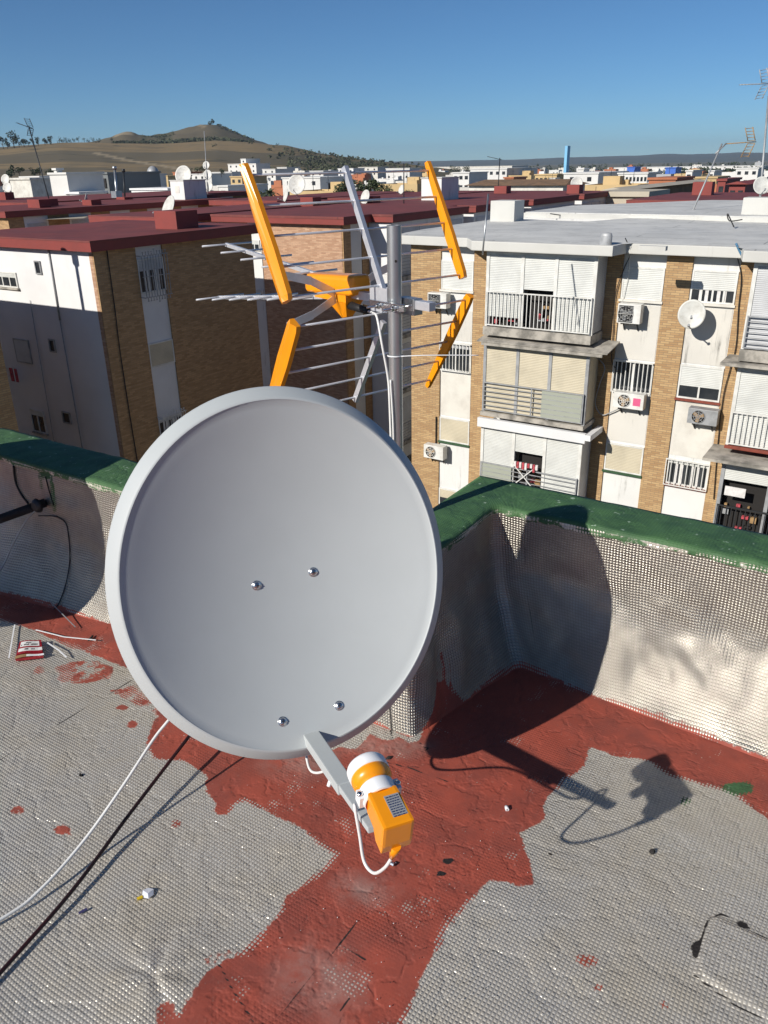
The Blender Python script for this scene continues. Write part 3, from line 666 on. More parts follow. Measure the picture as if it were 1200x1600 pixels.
# boom, clamp
b = MB(); b.bar(AP(AO, -.118, .012), AP(AO, .46, .012), .026, .026); b.build('boom', 'alu', ant, fix=True, bevel=.001)
b = MB(); b.bar(AP(AO-.02, .05, .012), AP(AO-.02, .13, .012), .006, .075); b.bar(AP(AO+.02, .05, .012), AP(AO+.02, .13, .012), .006, .075)
b.lathe([(.012, -.024), (.012, .024)], AP(AO, .10, .035), bb, EZ, ba, seg=16, closed=True); b.build('hinge_plate', 'alu', ant)
b = MB()
b.bar(AP(-.029, -.075, .010), AP(-.029, .075, .010), .006, .022); b.bar(AP(-.033, -.07, .019), AP(-.033, .07, .019), .010, .003)
b.bar(AP(AO-.013-.003, -.055, .012), AP(AO-.016, .045, .012), .004, .034)
for y in (-.034, .034):
    b.tube([AP(-.075, y, .006), AP(AO+.03, y, .006)], .0035, 8); b.tube([AP(-.044, y, .006), AP(-.034, y, .006)], .0075, 6, sm=False); b.tube([AP(-.034, y, .006), AP(-.0325, y, .006)], .010, 14)
b.build('mast_clamp', 'zinc', ant)
b = MB(); b.bar(AP(AO, -.060, .005), AP(AO, .01, .005), .036, .050); b.build('clamp_bracket', 'galv', ant, fix=True, bevel=.003)
# directors: three booms
def directors(A_, B_, n, name, hw=.103, f0=.0):
    b = MB(); b.bar(AP(AO, *A_), AP(AO, *B_), .012, .014); bo = b.build(name, 'alu', ant)
    for k in range(n):
        f = lerp(f0, .985, k/(n-1)); y = lerp(A_[0], B_[0], f); z = lerp(A_[1], B_[1], f)+.002
        b = MB(); b.tube([AP(AO-hw, y, z), AP(AO+hw, y, z)], .0038, 10); b.build('director_rod', 'alu', bo)
directors((.40, .050), (1.005, .114), 5, 'director_boom', .104, .10)
directors((.36, -.010), (1.10, -.088), 6, 'director_boom', .104, .12)
# electronics housing
b = MB(); NR = 20; hp = [(.195, .030, .044, .020), (.200, .037, .042, .028), (.215, .041, .040, .032), (.44, .038, .030, .030), (.452, .033, .029, .024)]
for (y, hw, zc, hh) in hp:
    for j in range(NR):
        an = 2*math.pi*j/NR; cx_, sx_ = math.cos(an), math.sin(an); b.v.append(AP(AO+hw*math.copysign(abs(cx_)**.45, cx_), y, zc+hh*math.copysign(abs(sx_)**(.55 if sx_ > 0 else .3), sx_)))
for i in range(len(hp)-1):
    for j in range(NR): jj = (j+1) % NR; b.face((i*NR+j, i*NR+jj, (i+1)*NR+jj, (i+1)*NR+j), 0, False)
b.face(list(reversed(range(NR)))); b.face([(len(hp)-1)*NR+j for j in range(NR)])
hs = b.build('housing', 'orange', ant, fix=True)
b = MB()
for (a0, a1_, y0, y1) in ((-.034, .034, .235, .40),): b.hexa([AP(AO+a0, y0, -.012), AP(AO+a1_, y0, -.012), AP(AO+a1_, y1, -.010), AP(AO+a0, y1, -.010), AP(AO+a0, y0, .014), AP(AO+a1_, y0, .014), AP(AO+a1_, y1, .010), AP(AO+a0, y1, .010)])
b.hexa([AP(AO-.012, .262, -.060), AP(AO+.012, .262, -.060), AP(AO+.012, .285, -.066), AP(AO-.012, .285, -.066), AP(AO-.034, .236, -.0125), AP(AO+.034, .236, -.0125), AP(AO+.034, .335, -.0125), AP(AO-.034, .335, -.0125)])
b.build('housing_skirt', 'orange', hs)
b = MB(); b.tube([AP(AO-.012, .245, -.022), AP(AO-.012, .150, -.030)], [.014, .011], 16); b.build('cable_socket', 'black', hs)
for sx in (-1, 1):
    for (z1_, ) in ((.085,), (-.062,)):
        b = MB(); w0, w1 = .014, .012; a0, a1 = AP(AO+sx*.035, .285, .012 if z1_ > 0 else -.004), AP(AO+sx*.225, .275, z1_)
        d = (a1-a0).normalized(); n2 = bb.cross(d).normalized(); mid = a0*.5+a1*.5+EZ*(.012 if z1_ > 0 else -.010)
        for (p, q_) in ((a0, mid), (mid, a1)): b.hexa([p-n2*w0-bb*.001, q_-n2*w1-bb*.001, q_-n2*w1+bb*.001, p-n2*w0+bb*.001, p+n2*w0-bb*.001, q_+n2*w1-bb*.001, q_+n2*w1+bb*.001, p+n2*w0+bb*.001])
        b.build('dipole_blade', 'alu', ant)
# coax from the housing down the pole
b = MB()
c = bez([AP(AO-.012, .155, -.030), AP(.0, .10, -.026), AP(-.030, .045, -.030), AP(-.036, .018, -.10), AP(-.022, .010, -.20), Vector((MX-.021, MY-.016, ZC-.30)), Vector((MX-.018, MY-.018, ZC-.50)), Vector((MX-.020, MY-.016, .62)), Vector((MX-.03, MY-.02, .50))], 10)
b.tube(c, .0036, 10); cx = b.build('coaxial_cable', 'cablew'); tag(cx, 'white coaxial cable drooping from the orange aerial box and running down the steel pole', 'cable')
c2 = bez([Vector((MX-.017, MY-.024, ZC-.22)), Vector((MX-.010, MY-.026, ZC-.40)), Vector((MX-.012, MY-.024, .62))], 8)
b = MB(); b.tube(c2, .003, 8); o = b.build('coaxial_cable', 'cablew'); tag(o, 'second thin white cable strapped tight down the front of the steel pole', 'cable')
b = MB(); b.lathe([(.0255, -.002), (.0265, 0), (.0255, .002)], Vector((MX-.001, MY-.001, 1.125)), Vector((1, 0, 0)), Vector((0, 1, 0)), EZ, seg=24)
b.tube(bez([Vector((MX+.018, MY-.020, 1.125)), Vector((MX+.10, MY-.03, 1.129)), Vector((MX+.26, MY-.02, 1.124))], 6), .0016, 6); o = b.build('cable_tie', 'whitepl'); tag(o, 'white plastic tie round the steel pole with a long uncut tail pointing right', 'cable tie')
# ================================================================ CABLES AND LITTER ON THE DECK
def PZ(x, y, z): return atz(x, y, z)
b = MB(); b.tube(bez([PZ(-220, 1560, .008), PZ(0, 1437, .012), PZ(62, 1391, .022), PZ(130, 1315, .06), PZ(190, 1231, .13), PZ(240, 1155, .20), PZ(266, 1122, .235), PZ(300, 1075, .28), PZ(345, 1015, .34), G(-1.38, 1.46, .55)], 10), .0042, 10)
o = b.build('coaxial_cable', 'cablew'); tag(o, 'white cable sagging from behind the big dish to the left edge of the deck', 'cable')
b = MB(); b.tube(bez([PZ(-200, 1745, .008), PZ(-5, 1526, .010), PZ(110, 1395, .020), PZ(200, 1275, .045), PZ(298, 1147, .085), PZ(330, 1105, .12), PZ(365, 1060, .22), G(-1.37, 1.45, .50)], 10), .0052, 10)
o = b.build('coaxial_cable', 'cableb'); tag(o, 'black cable with red paint stains stretched tight beside the white cable over the silver deck', 'cable')
# second dish standing just left of the view: only its wall arm and its shadow are in the photograph
wp0 = G(-2.93, 1.80, .385)
sdir = sd_.normalized()
root = thing('satellite_dish', G(-3.6, 1.1, 0), 'older satellite dish out of view at left, carried by a dark arm from the parapet', 'satellite dish')
tgt = G(-2.99, 1.80, .29); dc2 = tgt - sdir*1.02
n2 = (-sdir+Vector((.25, -.1, 0))).normalized(); r2 = EZ.cross(n2).normalized(); u2 = n2.cross(r2)
if u2.z < 0: u2 = -u2
b = MB(); b.lathe([(.0001, -.07)]+[(.43*i/14, -.07*(1-(i/14)**2)) for i in range(1, 15)]+[(.44, -.02), (.43, -.03)]+[(.40*i/14, -.074*(1-(i/14)**2)-.004) for i in range(13, 0, -1)], dc2, r2, u2, n2, 1, 1.08, 64); b.build('reflector', 'dishroof', root)
b = MB(); b.tube([dc2-u2*.38, dc2-u2*.42+n2*.42], .014, 8); b.lathe([(.03, 0), (.03, .10)], dc2-u2*.36+n2*.40, r2, u2, n2, seg=16, closed=True); b.build('feed_arm', 'greymetal', root)
el = wp0 + (PZ(-30, 822, .33)-wp0).normalized()*.62
b = MB(); b.tube([wp0+E2*.04, el], .019, 16); b.tube([el, dc2-n2*.10], .022, 14); ao = b.build('wall_arm', 'rustblack', root)
b = MB(); b.lathe([(.032, -.004), (.028, .008), (.021, .013), (.019, .016)], wp0+E2*.0, E1, EZ, -E2, seg=14, closed=True); b.build('wall_plate', 'rustblack', ao)
b = MB(); b.tube(bez([wp0-E1*.01-EZ*.02, PZ(42, 812, .32), PZ(20, 850, .20), PZ(4, 885, .10), PZ(-30, 935, .02)], 8), .004, 8)
o = b.build('coaxial_cable', 'greymetal'); tag(o, 'grey cable dropping from the dark wall arm at the left edge of the view', 'cable')

def strip(name, pts, w_, mat, lab, cat, h=.0016):
    b = MB(); P = [PZ(*p) for p in pts]
    for i in range(len(P)-1): b.bar(P[i], P[i+1], w_, h)
    o = b.build(name, mat); tag(o, lab, cat, 'offcuts of white plastic cable tie on the deck'); return o
strip('plastic_strip', [(23, 976, .012), (14, 1028, .012)], .005, 'whitepl', 'straight white plastic strip lying left of the crumpled cigarette packet', 'cable tie')
strip('plastic_strip', [(80, 942, .03), (118, 980, .012)], .0035, 'greymetal', 'thin grey strip on the shaded red paint behind the cigarette packet', 'cable tie')
strip('plastic_strip', [(56, 984, .015), (100, 995, .012), (150, 1000, .012)], .0045, 'whitepl', 'long white plastic strip crossing the red paint right of the cigarette packet', 'cable tie')
strip('plastic_strip', [(74, 1004, .012), (92, 1016, .016), (104, 1027, .010)], .005, 'whitepl', 'bent white plastic strip close to the right side of the cigarette packet', 'cable tie')
# cigarette packet, crushed open
c0 = PZ(45, 1014, .0); root = thing('cigarette_packet', c0, 'crumpled red and white cigarette packet on the silver deck near the left parapet', 'cigarette packet')
def pk(x, y, h=0): return PZ(x, y, h)
tl, tr_, br, bl_ = pk(31, 1003, .022), pk(64, 999, .024), pk(67, 1023, .018), pk(24, 1029, .016)
def bil(u, v, dz=0): p = (tl*(1-u)+tr_*u)*(1-v)+(bl_*(1-u)+br*u)*v; return p+EZ*(dz+.003*math.sin(u*5))
def sheet(name, u0, u1, v0, v1, mat, dz, par_, th=.0006, nu=6):
    b = MB()
    for i in range(nu):
        a0, a1 = lerp(u0, u1, i/nu), lerp(u0, u1, (i+1)/nu)
        b.hexa([bil(a0, v1, dz-th), bil(a1, v1, dz-th), bil(a1, v0, dz-th), bil(a0, v0, dz-th), bil(a0, v1, dz), bil(a1, v1, dz), bil(a1, v0, dz), bil(a0, v0, dz)])
    return b.build(name, mat, par_)
pkred = simple('packet_red', (.30, .012, .02), .4, 0, .3, 40); pkw = simple('packet_white', (.72, .72, .70), .5, 0, .1, 40)
b = MB(); b.hexa([Vector((p.x, p.y, .004)) for p in (bl_, br, tr_, tl)]+[bil(0, 1, -.001), bil(1, 1, -.001), bil(1, 0, -.001), bil(0, 0, -.001)]); b.build('carton', pkred, root)
sheet('front_panel', 0, 1, 0, .8, pkred, .0008, root); p1_ = sheet('warning_panel', .08, .90, .07, .37, pkw, .0016, root); p2_ = sheet('brand_band', .05, 1, .47, .66, pkw, .0016, root)
sheet('torn_flap', -.02, .55, .86, 1.02, 'wood', .001, root); sheet('inner_paper', .4, 1.04, .90, 1.0, 'whitepl', .002, root)
def textline(u0, u1, v, hgt, par_, seed, k=11):      # small bold unreadable print, letter by letter
    rr = random.Random(seed); b = MB(); u = u0; st_ = (u1-u0)/k
    for i in range(k):
        a0 = u0+st_*i; a1 = a0+st_*.72
        if rr.random() < .12: continue
        hh = hgt*rr.choice((.7, .7, 1)); b.hexa([bil(a0, v, .0017), bil(a1, v, .0017), bil(a1, v-hh, .0017), bil(a0, v-hh, .0017), bil(a0, v, .0020), bil(a1, v, .0020), bil(a1, v-hh, .0020), bil(a0, v-hh, .0020)])
    b.build('print', 'dark', par_)
textline(.32, .68, .19, .07, p1_, 1, 6); textline(.12, .84, .31, .08, p1_, 2, 12); textline(.30, .72, .60, .08, p2_, 3, 8)
# more litter
def lump(name, x, y, rx, ry, h, mat, lab, cat, seed=0):
    rr = random.Random(seed); c = PZ(x, y, .004); bm = bmesh.new(); bmesh.ops.create_icosphere(bm, subdivisions=2, radius=1)
    me = bpy.data.meshes.new(name)
    for v in bm.verts:
        k = 1+.45*noise.noise(v.co*1.7+Vector((seed, 0, 0))); v.co = Vector((v.co.x*rx*k, v.co.y*ry*k, max(-.2, v.co.z)*h*k))
    bm.to_mesh(me); bm.free(); me.materials.append(M[mat]); o = bpy.data.objects.new(name, me); col.objects.link(o); o.location = c; o.rotation_euler.z = rr.uniform(0, 3); tag(o, lab, cat); return o
lump('stone', 1019, 1331, .011, .007, .006, 'stone', 'small dark stone on the silver deck right of the red paint', 'stone', 3)
lump('stone', 125, 1211, .007, .003, .004, 'stone', 'tiny dark pebble left of the white cable', 'stone', 5)
lump('leaf', 607, 1188-4, .012, .006, .003, 'stone', 'dark scrap of bitumen above the receiver cap on red paint', 'debris', 8)
lump('leaf', 142, 997, .022, .005, .005, 'stone', 'dried brown leaf on the red paint at the end of the long white strip', 'leaf', 9)
b = MB(); c = PZ(792, 1263, .006); b.tube([c-camR*.005+E2*.008, c+camR*.004-E2*.007], .0055, 14); b.tube([c+camR*.004-E2*.007, c+camR*.0043-E2*.0076], .002, 8, mi=1); o = b.build('cable_offcut', ['whitepl', 'dark']); tag(o, 'short cut stub of white cable on the red paint', 'cable offcut')
b = MB(); c = PZ(613, 1350, .005); b.tube([c-E1*.005, c+E1*.005], .0045, 6, sm=False); b.tube([c+E1*.005, c+E1*.0052], .0022, 8, mi=1); o = b.build('hex_nut', ['zinc', 'dark']); tag(o, 'small steel nut on red paint below the orange receiver', 'nut')
# clear plastic scrap with yellow end
c = PZ(228, 1396, .004); bm = bmesh.new()
b = MB(); pts = [(222, 1402), (223, 1391), (231, 1387), (240, 1389), (240, 1398), (232, 1404)]
k = len(b.v); b.v += [PZ(x, y, .006+.003*(i % 2)) for i, (x, y) in enumerate(pts)]+[PZ(x, y, .004+.003*(i % 2)) for i, (x, y) in enumerate(pts)]+[PZ(231, 1396, .013), PZ(231, 1396, .009)]
for i in range(6): j = (i+1) % 6; b.face((i, j, 12)); b.face((j+6, i+6, 13)); b.face((i, i+6, j+6, j))
o = b.build('plastic_wrapper', simple('milky_plastic', (.70, .72, .78), .25)); tag(o, 'crumpled clear plastic scrap with a yellow tip on the silver deck', 'wrapper')
b = MB(); b.bar(PZ(214, 1405, .006), PZ(223, 1401, .007), .007, .004); b.build('yellow_tip', simple('yellow_plastic', (.6, .42, .02), .4), o)
b = MB(); b.bar(PZ(123, 1427, .005), PZ(136, 1420, .005), .006, .003); o = b.build('foil_scrap', simple('violet_foil', (.10, .09, .22), .4, .5)); tag(o, 'tiny violet scrap on the silver deck beside the black cable', 'scrap')
# specks of grit and paint crumbs: uncountable
b = MB(); rr = random.Random(11)
for k in range(420):
    x = rr.uniform(20, 1180); y = rr.uniform(1060, 1590)
    if rr.random() < .5: x = rr.gauss(680, 110)
    p = PZ(x, y, .0035); s_, t_ = p.dot(E1), p.dot(E2)
    if t_ > 1.6: continue
    r_ = rr.uniform(.0006, .0020); a = rr.uniform(0, 3); A_ = Vector((math.cos(a), math.sin(a), 0))*r_; B_ = Vector((-math.sin(a), math.cos(a), 0))*r_*rr.uniform(.5, 1.3)
    b.obox(p-A_/2-B_/2, A_, B_, EZ*r_*.8, 0 if rr.random() < .55 else 1)
o = b.build('grit', ['cloth_white', 'stone']); tag(o, kind='stuff')

# ================================================================ APARTMENT BLOCKS
def slab_roof(b, s0, s1, t0, t1, z0, z1, mi=0): b.gbox(s0, s1, t0, t1, z0, z1, mi)
def roofpart(root, s0, s1, t0, t1, ov=.32, ztop=-.36, zb=-.70, top='redroof', edge='redfascia'):
    b = MB(); b.gbox(s0-ov, s1+ov, t0-ov, t1+ov, zb, ztop-.04); r_ = b.build('roof', edge, root)
    b = MB(); rr = random.Random(int(s0*10)); ns_, nt_ = 14, 14; base = len(b.v)
    for i in range(ns_+1):
        for j in range(nt_+1):
            s = lerp(s0-ov-.01, s1+ov+.01, i/ns_); t = lerp(t0-ov-.01, t1+ov+.01, j/nt_)
            b.v.append(G(s, t, ztop+(.05*noise.noise(Vector((s*.3, t*.3, 1))) if 0 < i < ns_ and 0 < j < nt_ else 0)))
    for i in range(ns_):
        for j in range(nt_): a = base+i*(nt_+1)+j; b.face((a, a+nt_+1, a+nt_+2, a+1), 0, True)
    k = len(b.v); b.v += [G(s0-ov-.01, t0-ov-.01, ztop-.05), G(s1+ov+.01, t0-ov-.01, ztop-.05), G(s1+ov+.01, t1+ov+.01, ztop-.05), G(s0-ov-.01, t1+ov+.01, ztop-.05)]
    cs = [base, base+ns_*(nt_+1), base+(ns_+1)*(nt_+1)-1, base+nt_]
    for i in range(4): j = (i+1) % 4; b.face((k+i, k+j, cs[j], cs[i]))
    b.build('roof_coating', top, r_); return r_

def wbox(name, mat, root, *a, **k):
    b = MB(); b.gbox(*a); return b.build(name, mat, root, **k)
# generic window on a facade facing -e2 (plane t) or +e1 (plane s)
def pl_box(b, plane, c, u0, u1, d0, d1, z0, z1, mi=0):
    """plane 't': facade at t=c, outward = -e2; plane 's': facade at s=c, outward = +e1; d = distance outwards"""
    if plane == 't': b.gbox(u0, u1, c-d1, c-d0, z0, z1, mi)
    else: b.gbox(c+d0, c+d1, u0, u1, z0, z1, mi)
def window(root, plane, c, u0, u1, z0, z1, shut=0., n=2, smat='shutter_w', fmat='whitemetal', sill=None, curtain=False):
    zt = z1-(z1-z0)*shut
    b = MB(); f = .045
    pl_box(b, plane, c, u0, u0+f, .0, .05, z0, z1); pl_box(b, plane, c, u1-f, u1, .0, .05, z0, z1)
    pl_box(b, plane, c, u0+f, u1-f, .0, .05, z0, z0+f); pl_box(b, plane, c, u0+f, u1-f, .0, .05, z1-f, z1)
    if shut < .95:
        for k in range(1, n):
            u = lerp(u0, u1, k/n); pl_box(b, plane, c, u-.025, u+.025, .0, .045, z0+f, min(zt, z1-f))
    w_ = b.build('window', fmat, root)
    if shut < .95:
        b = MB(); pl_box(b, plane, c, u0+f, u1-f, .005, .015, z0+f, zt); b.build('pane', 'glass', w_)
        if curtain:
            b = MB()
            for k in range(7):
                u = lerp(u0+f, u1-f, (k+.5)/7)
                if k % 3 == 0: continue
                pl_box(b, plane, c, u-.045, u+.045, .016, .020, z0+f, zt)
            b.build('curtain', 'cloth_white', w_)
    if shut > 0:
        b = MB(); pl_box(b, plane, c, u0+f, u1-f, .018, .040, zt, z1-f); b.build('shutter', smat, w_)
    if sill:
        b = MB(); pl_box(b, plane, c, u0-.04, u1+.04, .0, .10, z0-.07, z0-.003); b.build('sill', sill, w_)
    return w_
def railing(root, plane, c, u0, u1, z0, z1, style='v', mat='whitemetal', pitch=.125, name='railing', d=.0):
    b = MB(); pl_box(b, plane, c, u0, u1, d, d+.035, z1-.035, z1); pl_box(b, plane, c, u0, u1, d, d+.03, z0, z0+.03)
    if style == 'v':
        n = max(2, int((u1-u0)/pitch))
        for k in range(n+1):
            u = lerp(u0+.012, u1-.012, k/n); pl_box(b, plane, c, u-.011, u+.011, d+.004, d+.026, z0+.03, z1-.035)
    else:
        for k in range(1, 6): z = lerp(z0, z1, k/6); pl_box(b, plane, c, u0, u1, d+.006, d+.024, z-.011, z+.011)
        n = max(1, int((u1-u0)/1.2))
        for k in range(n+1): u = lerp(u0+.02, u1-.02, k/n); pl_box(b, plane, c, u-.018, u+.018, d+.002, d+.030, z0+.03, z1-.035)
    return b.build(name, mat, root)

# ---------------- A: left block with white side wall and brown brick front
A_ = thing('apartment_block', G(-26, 21, GROUND), 'apartment block at left with white side wall, brown brick front and dark red flat roof', 'building')
wbox('wall', 'whiteclean', A_, -30, -22.56, 17.5, 25.1, GROUND, -.70)
wbox('brick_wall', 'brick_b', A_, -22.56, -22.5, 17.49, 19.22, GROUND, -.70); wbox('brick_wall', 'brick_b', A_, -22.56, -22.5, 20.42, 25.1, GROUND, -.70)
wbox('brick_edge', 'brick_p', A_, -22.72, -22.56, 17.485, 17.5, GROUND, -.78)
roofpart(A_, -30, -22.5, 17.5, 25.1, .30)
def wz(x, y, s=-22.5): return ats(x, y, s)
wins = []
for (y0, y1, x) in ((403, 457, 235), (534, 572, 250), (652, 696, 262)): wins.append((wz(x, y1)[1], wz(x, y0)[1]))
for k, (z0, z1) in enumerate(wins):
    z0, z1 = (-1.25-2.72*k-.95, -1.25-2.72*k) if False else (z0, z1)
    w_ = window(A_, 's', -22.555, 19.24, 20.40, z0, z1, .35 if k == 0 else (1 if k == 1 else .12), 3, 'shutter_c' if k == 1 else 'shutter_g', curtain=(k != 1))
    if k != 1:
        b = MB(); d = .04
        for i in range(10): u = lerp(19.26, 20.38, i/9); pl_box(b, 's', -22.5, u-.010, u+.010, d+.18, d+.20, z0-.12, z1+.12)
        for z in (z0-.12, z1+.12, (z0+z1)/2): pl_box(b, 's', -22.5, 19.2, 20.44, d+.176, d+.204, z-.012, z+.012)
        for u in (19.2, 20.42): 
            for z in (z0-.12, z1+.12): pl_box(b, 's', -22.5, u, u+.02, 0, d+.2, z-.01, z+.01)
        for i in range(9):          # scrollwork above and below
            u = lerp(19.32, 20.32, i/8)
            for sg, zz in ((1, z1+.14), (-1, z0-.14)):
                hh = .10 if i != 4 else .17; pl_box(b, 's', -22.5, u-.03, u+.03, d+.18, d+.20, zz+sg*hh-.012, zz+sg*hh+.012); pl_box(b, 's', -22.5, u-.008, u+.008, d+.18, d+.20, min(zz, zz+sg*hh), max(zz, zz+sg*hh))
        b.build('window_grille', 'whitemetal' if k else 'greymetal', A_)
b = MB(); b.tube(bez([G(-22.46, 18.02, -.70), G(-22.46, 18.0, -2.5), G(-22.46, 17.95, -4.2), G(-22.46, 18.0, -8), G(-22.46, 18.2, GROUND)], 4), .018, 6); b.build('service_cable', 'black', A_)
def awz(x0, y0, x1, y1):
    s0, z1 = att(x0, y0, 17.5); s1, z0 = att(x1, y1, 17.5); return s0, s1, z0, z1
for (x0, y0, x1, y1, sh, n) in ((-8, 423, 30, 450, .35, 3), (54, 407, 67, 429, 0, 1), (21, 528, 52, 569, 1, 1), (76, 529, 89, 551, 0, 1), (47, 638, 75, 678, .25, 2), (97, 642, 113, 663, 0, 1)):
    s0, s1, z0, z1 = awz(x0, y0, x1, y1); window(A_, 't', 17.5, s0, s1, z0, z1, sh, n, 'shutter_g' if sh == 1 else 'shutter_w', 'whitemetal' if n > 1 else 'greymetal', 'concrete' if n > 1 else None)
b = MB(); s_, z_ = att(95, 500, 17.5)
b.tube([G(att(77, 391, 17.5)[0], 17.46, -.74), G(att(95, 500, 17.5)[0], 17.46, att(95, 500, 17.5)[1])], .03, 8); b.tube([G(att(95, 500, 17.5)[0], 17.46, att(95, 500, 17.5)[1]), G(att(128, 690, 17.5)[0], 17.46, GROUND)], .02, 8)
b.build('drain_pipe', 'greymetal', A_)
b = MB(); b.tube([G(att(50, 480, 17.5)[0], 17.47, -2.5), G(att(80, 680, 17.5)[0], 17.47, GROUND)], .012, 6); b.build('service_cable', 'greymetal', A_)
b = MB(); s_, z_ = att(28, 572, 17.5)
for k, (mm_, ww) in enumerate((('cloth_white', .28), ('cloth_pink', .18), ('cloth_pink', .14))):
    b2 = MB(); u = s_-.35+k*.30; b2.gbox(u, u+ww, 17.15, 17.18, z_-.35-.15*(k > 0), z_); lo_ = b2.build('hanging_laundry', mm_); tag(lo_, ('white cloth drying under a window of the white side wall', 'narrow red garment drying beside the white cloth on the side wall', 'short red garment at the right end of the drying line on the side wall')[k], 'laundry')
# chimney box and dish on roof A
def roofbox(s, t, w_, d_, h, z, mat, lab, cap=True, name='chimney'):
    b = MB(); b.gbox(s-w_/2, s+w_/2, t-d_/2, t+d_/2, z-.05, z+h); o = b.build(name, mat, fix=True, bevel=.02)
    tag(o, lab, 'chimney' if name == 'chimney' else name.replace('_', ' '))
    return o
def roofdish(pos, rad, face, lab, pole=.5, tilt=25, mat='dishroof', group=None):
    az = R(face); n = Vector((math.sin(az)*math.cos(R(tilt)), math.cos(az)*math.cos(R(tilt)), math.sin(R(tilt)))); r_ = EZ.cross(n).normalized(); u_ = n.cross(r_)
    if u_.z < 0: u_ = -u_
    root = thing('satellite_dish', pos, lab, 'satellite dish', group); c = Vector(pos)+EZ*pole
    b = MB(); b.lathe([(.0001, -rad*.17)]+[(rad*i/8, -rad*.17*(1-(i/8)**2)) for i in range(1, 9)]+[(rad*1.02, -.02)]+[(rad*i/8, -rad*.17*(1-(i/8)**2)-.025) for i in range(7, 0, -1)], c, r_, u_, n, 1, 1.08, 32); b.build('reflector', mat, root)
    b = MB(); b.tube([Vector(pos), c-n*rad*.3], .028, 8); b.build('mount', 'greymetal', root)
    b = MB(); e = c-u_*rad*.95+n*rad*1.0; b.tube([c-u_*rad*1.0, e], .018, 6); b.tube([e, e+(n*.6+u_*.3)*.12], .035, 8); b.build('feed_arm', 'greymetal', root); return root
s_, t_ = st(277, 356, -.36)
roofbox(s_, t_, 1.15, 1.1, .62, -.36, 'redfascia', 'red box chimney standing at the back edge of the dark red left roof')
PP_ = atz(265, 350, -.36)
roofdish(PP_, .46, 231, 'white dish seen almost edge-on above the red box chimney of the left roof', .62, 25)
# Z: block just left of the view whose shadow falls across the white wall
Z_ = thing('apartment_block', G(-26, 9, GROUND), 'brick apartment block cut off by the left edge before the white side wall', 'building')
wbox('wall', 'brick_y', Z_, -34, -22.12, 4, 13.5, GROUND, -.62); roofpart(Z_, -34, -22.2, 4, 13.5, .12, -.36, -.62)
b = MB(); sx, _ = att(118, 408, 17.5); k = 4.1/E2.dot(sd_.normalized()); P_ = G(sx, 17.5, att(118, 410, 17.5)[1]) - sd_*k
b.tube([Vector((P_.x, P_.y, -.4)), P_], .075, 10); b.tube([P_-EZ*.05, P_+EZ*.22], .16, 12); vp = b.build('vent_pipe', 'galv'); tag(vp, 'roof vent with round cowl whose shadow falls on the white side wall', 'vent')
sxy = att(3, 490, 13.45)
b = MB(); b.gbox(-22.10, -22.05, 12.9, 13.35, sxy[1]-.9, sxy[1]+.2); 
for q in range(4): b.gbox(-22.10, -22.0, 12.9+q*.13, 12.95+q*.13, sxy[1]-.8, sxy[1]+.1)
o = b.build('hanging_laundry', 'black'); tag(o, 'dark cloth hanging on the block at the extreme left edge of the view', 'laundry')

# ---------------- C: long central block, pale brick end wall, bays down its shaded right side
C_ = thing('apartment_block', G(-25.5, 46, GROUND), 'long central apartment block with pale brick end wall under a dark red stepped roof', 'building')
cs0 = -29.2
wbox('wall', 'brick_p', C_, cs0, -21.95, 30.4, 63, GROUND, -.70)
s1_, _ = att(393, 420, 30.4); s2_, _ = att(409, 420, 30.4); s3_, _ = att(410, 420, 30.4)
wbox('white_band', 'white', C_, s1_, s2_+.1, 30.36, 30.4, GROUND, -.72)
for (ya, yb) in ((452, 468), (375, 392)):
    z1, z0 = att(400, ya, 30.36)[1], att(400, yb, 30.36)[1]; window(C_, 't', 30.36, s1_+.06, s2_+.04, z0, z1, .4, 2)
wbox('brick_pier', 'brick_p', C_, cs0-.02, s1_-.1, 30.30, 30.4, GROUND, -.72)
bays = [(32.5, 39.5), (40.7, 47.2), (48.3, 55.6), (57.0, 62.4)]
b = MB(); b.gbox(cs0-.3, -21.6, 30.1, 63.3, -.70, -.40)
for (t0, t1) in bays: b.gbox(-21.6, -20.45, t0-.2, t1+.2, -.70, -.40)
rf = b.build('roof', 'redfascia', C_)
b = MB(); pts = [(cs0-.32, 30.08), (-21.58, 30.08)]
for (t0, t1) in bays: pts += [(-21.58, t0-.22), (-20.43, t0-.22), (-20.43, t1+.22), (-21.58, t1+.22)]
pts += [(-21.58, 63.32), (cs0-.32, 63.32)]
b.prism([tuple(G(s, t)[:2]) for s, t in pts], -.46, -.36); b.build('roof_coating', 'redroof', rf)
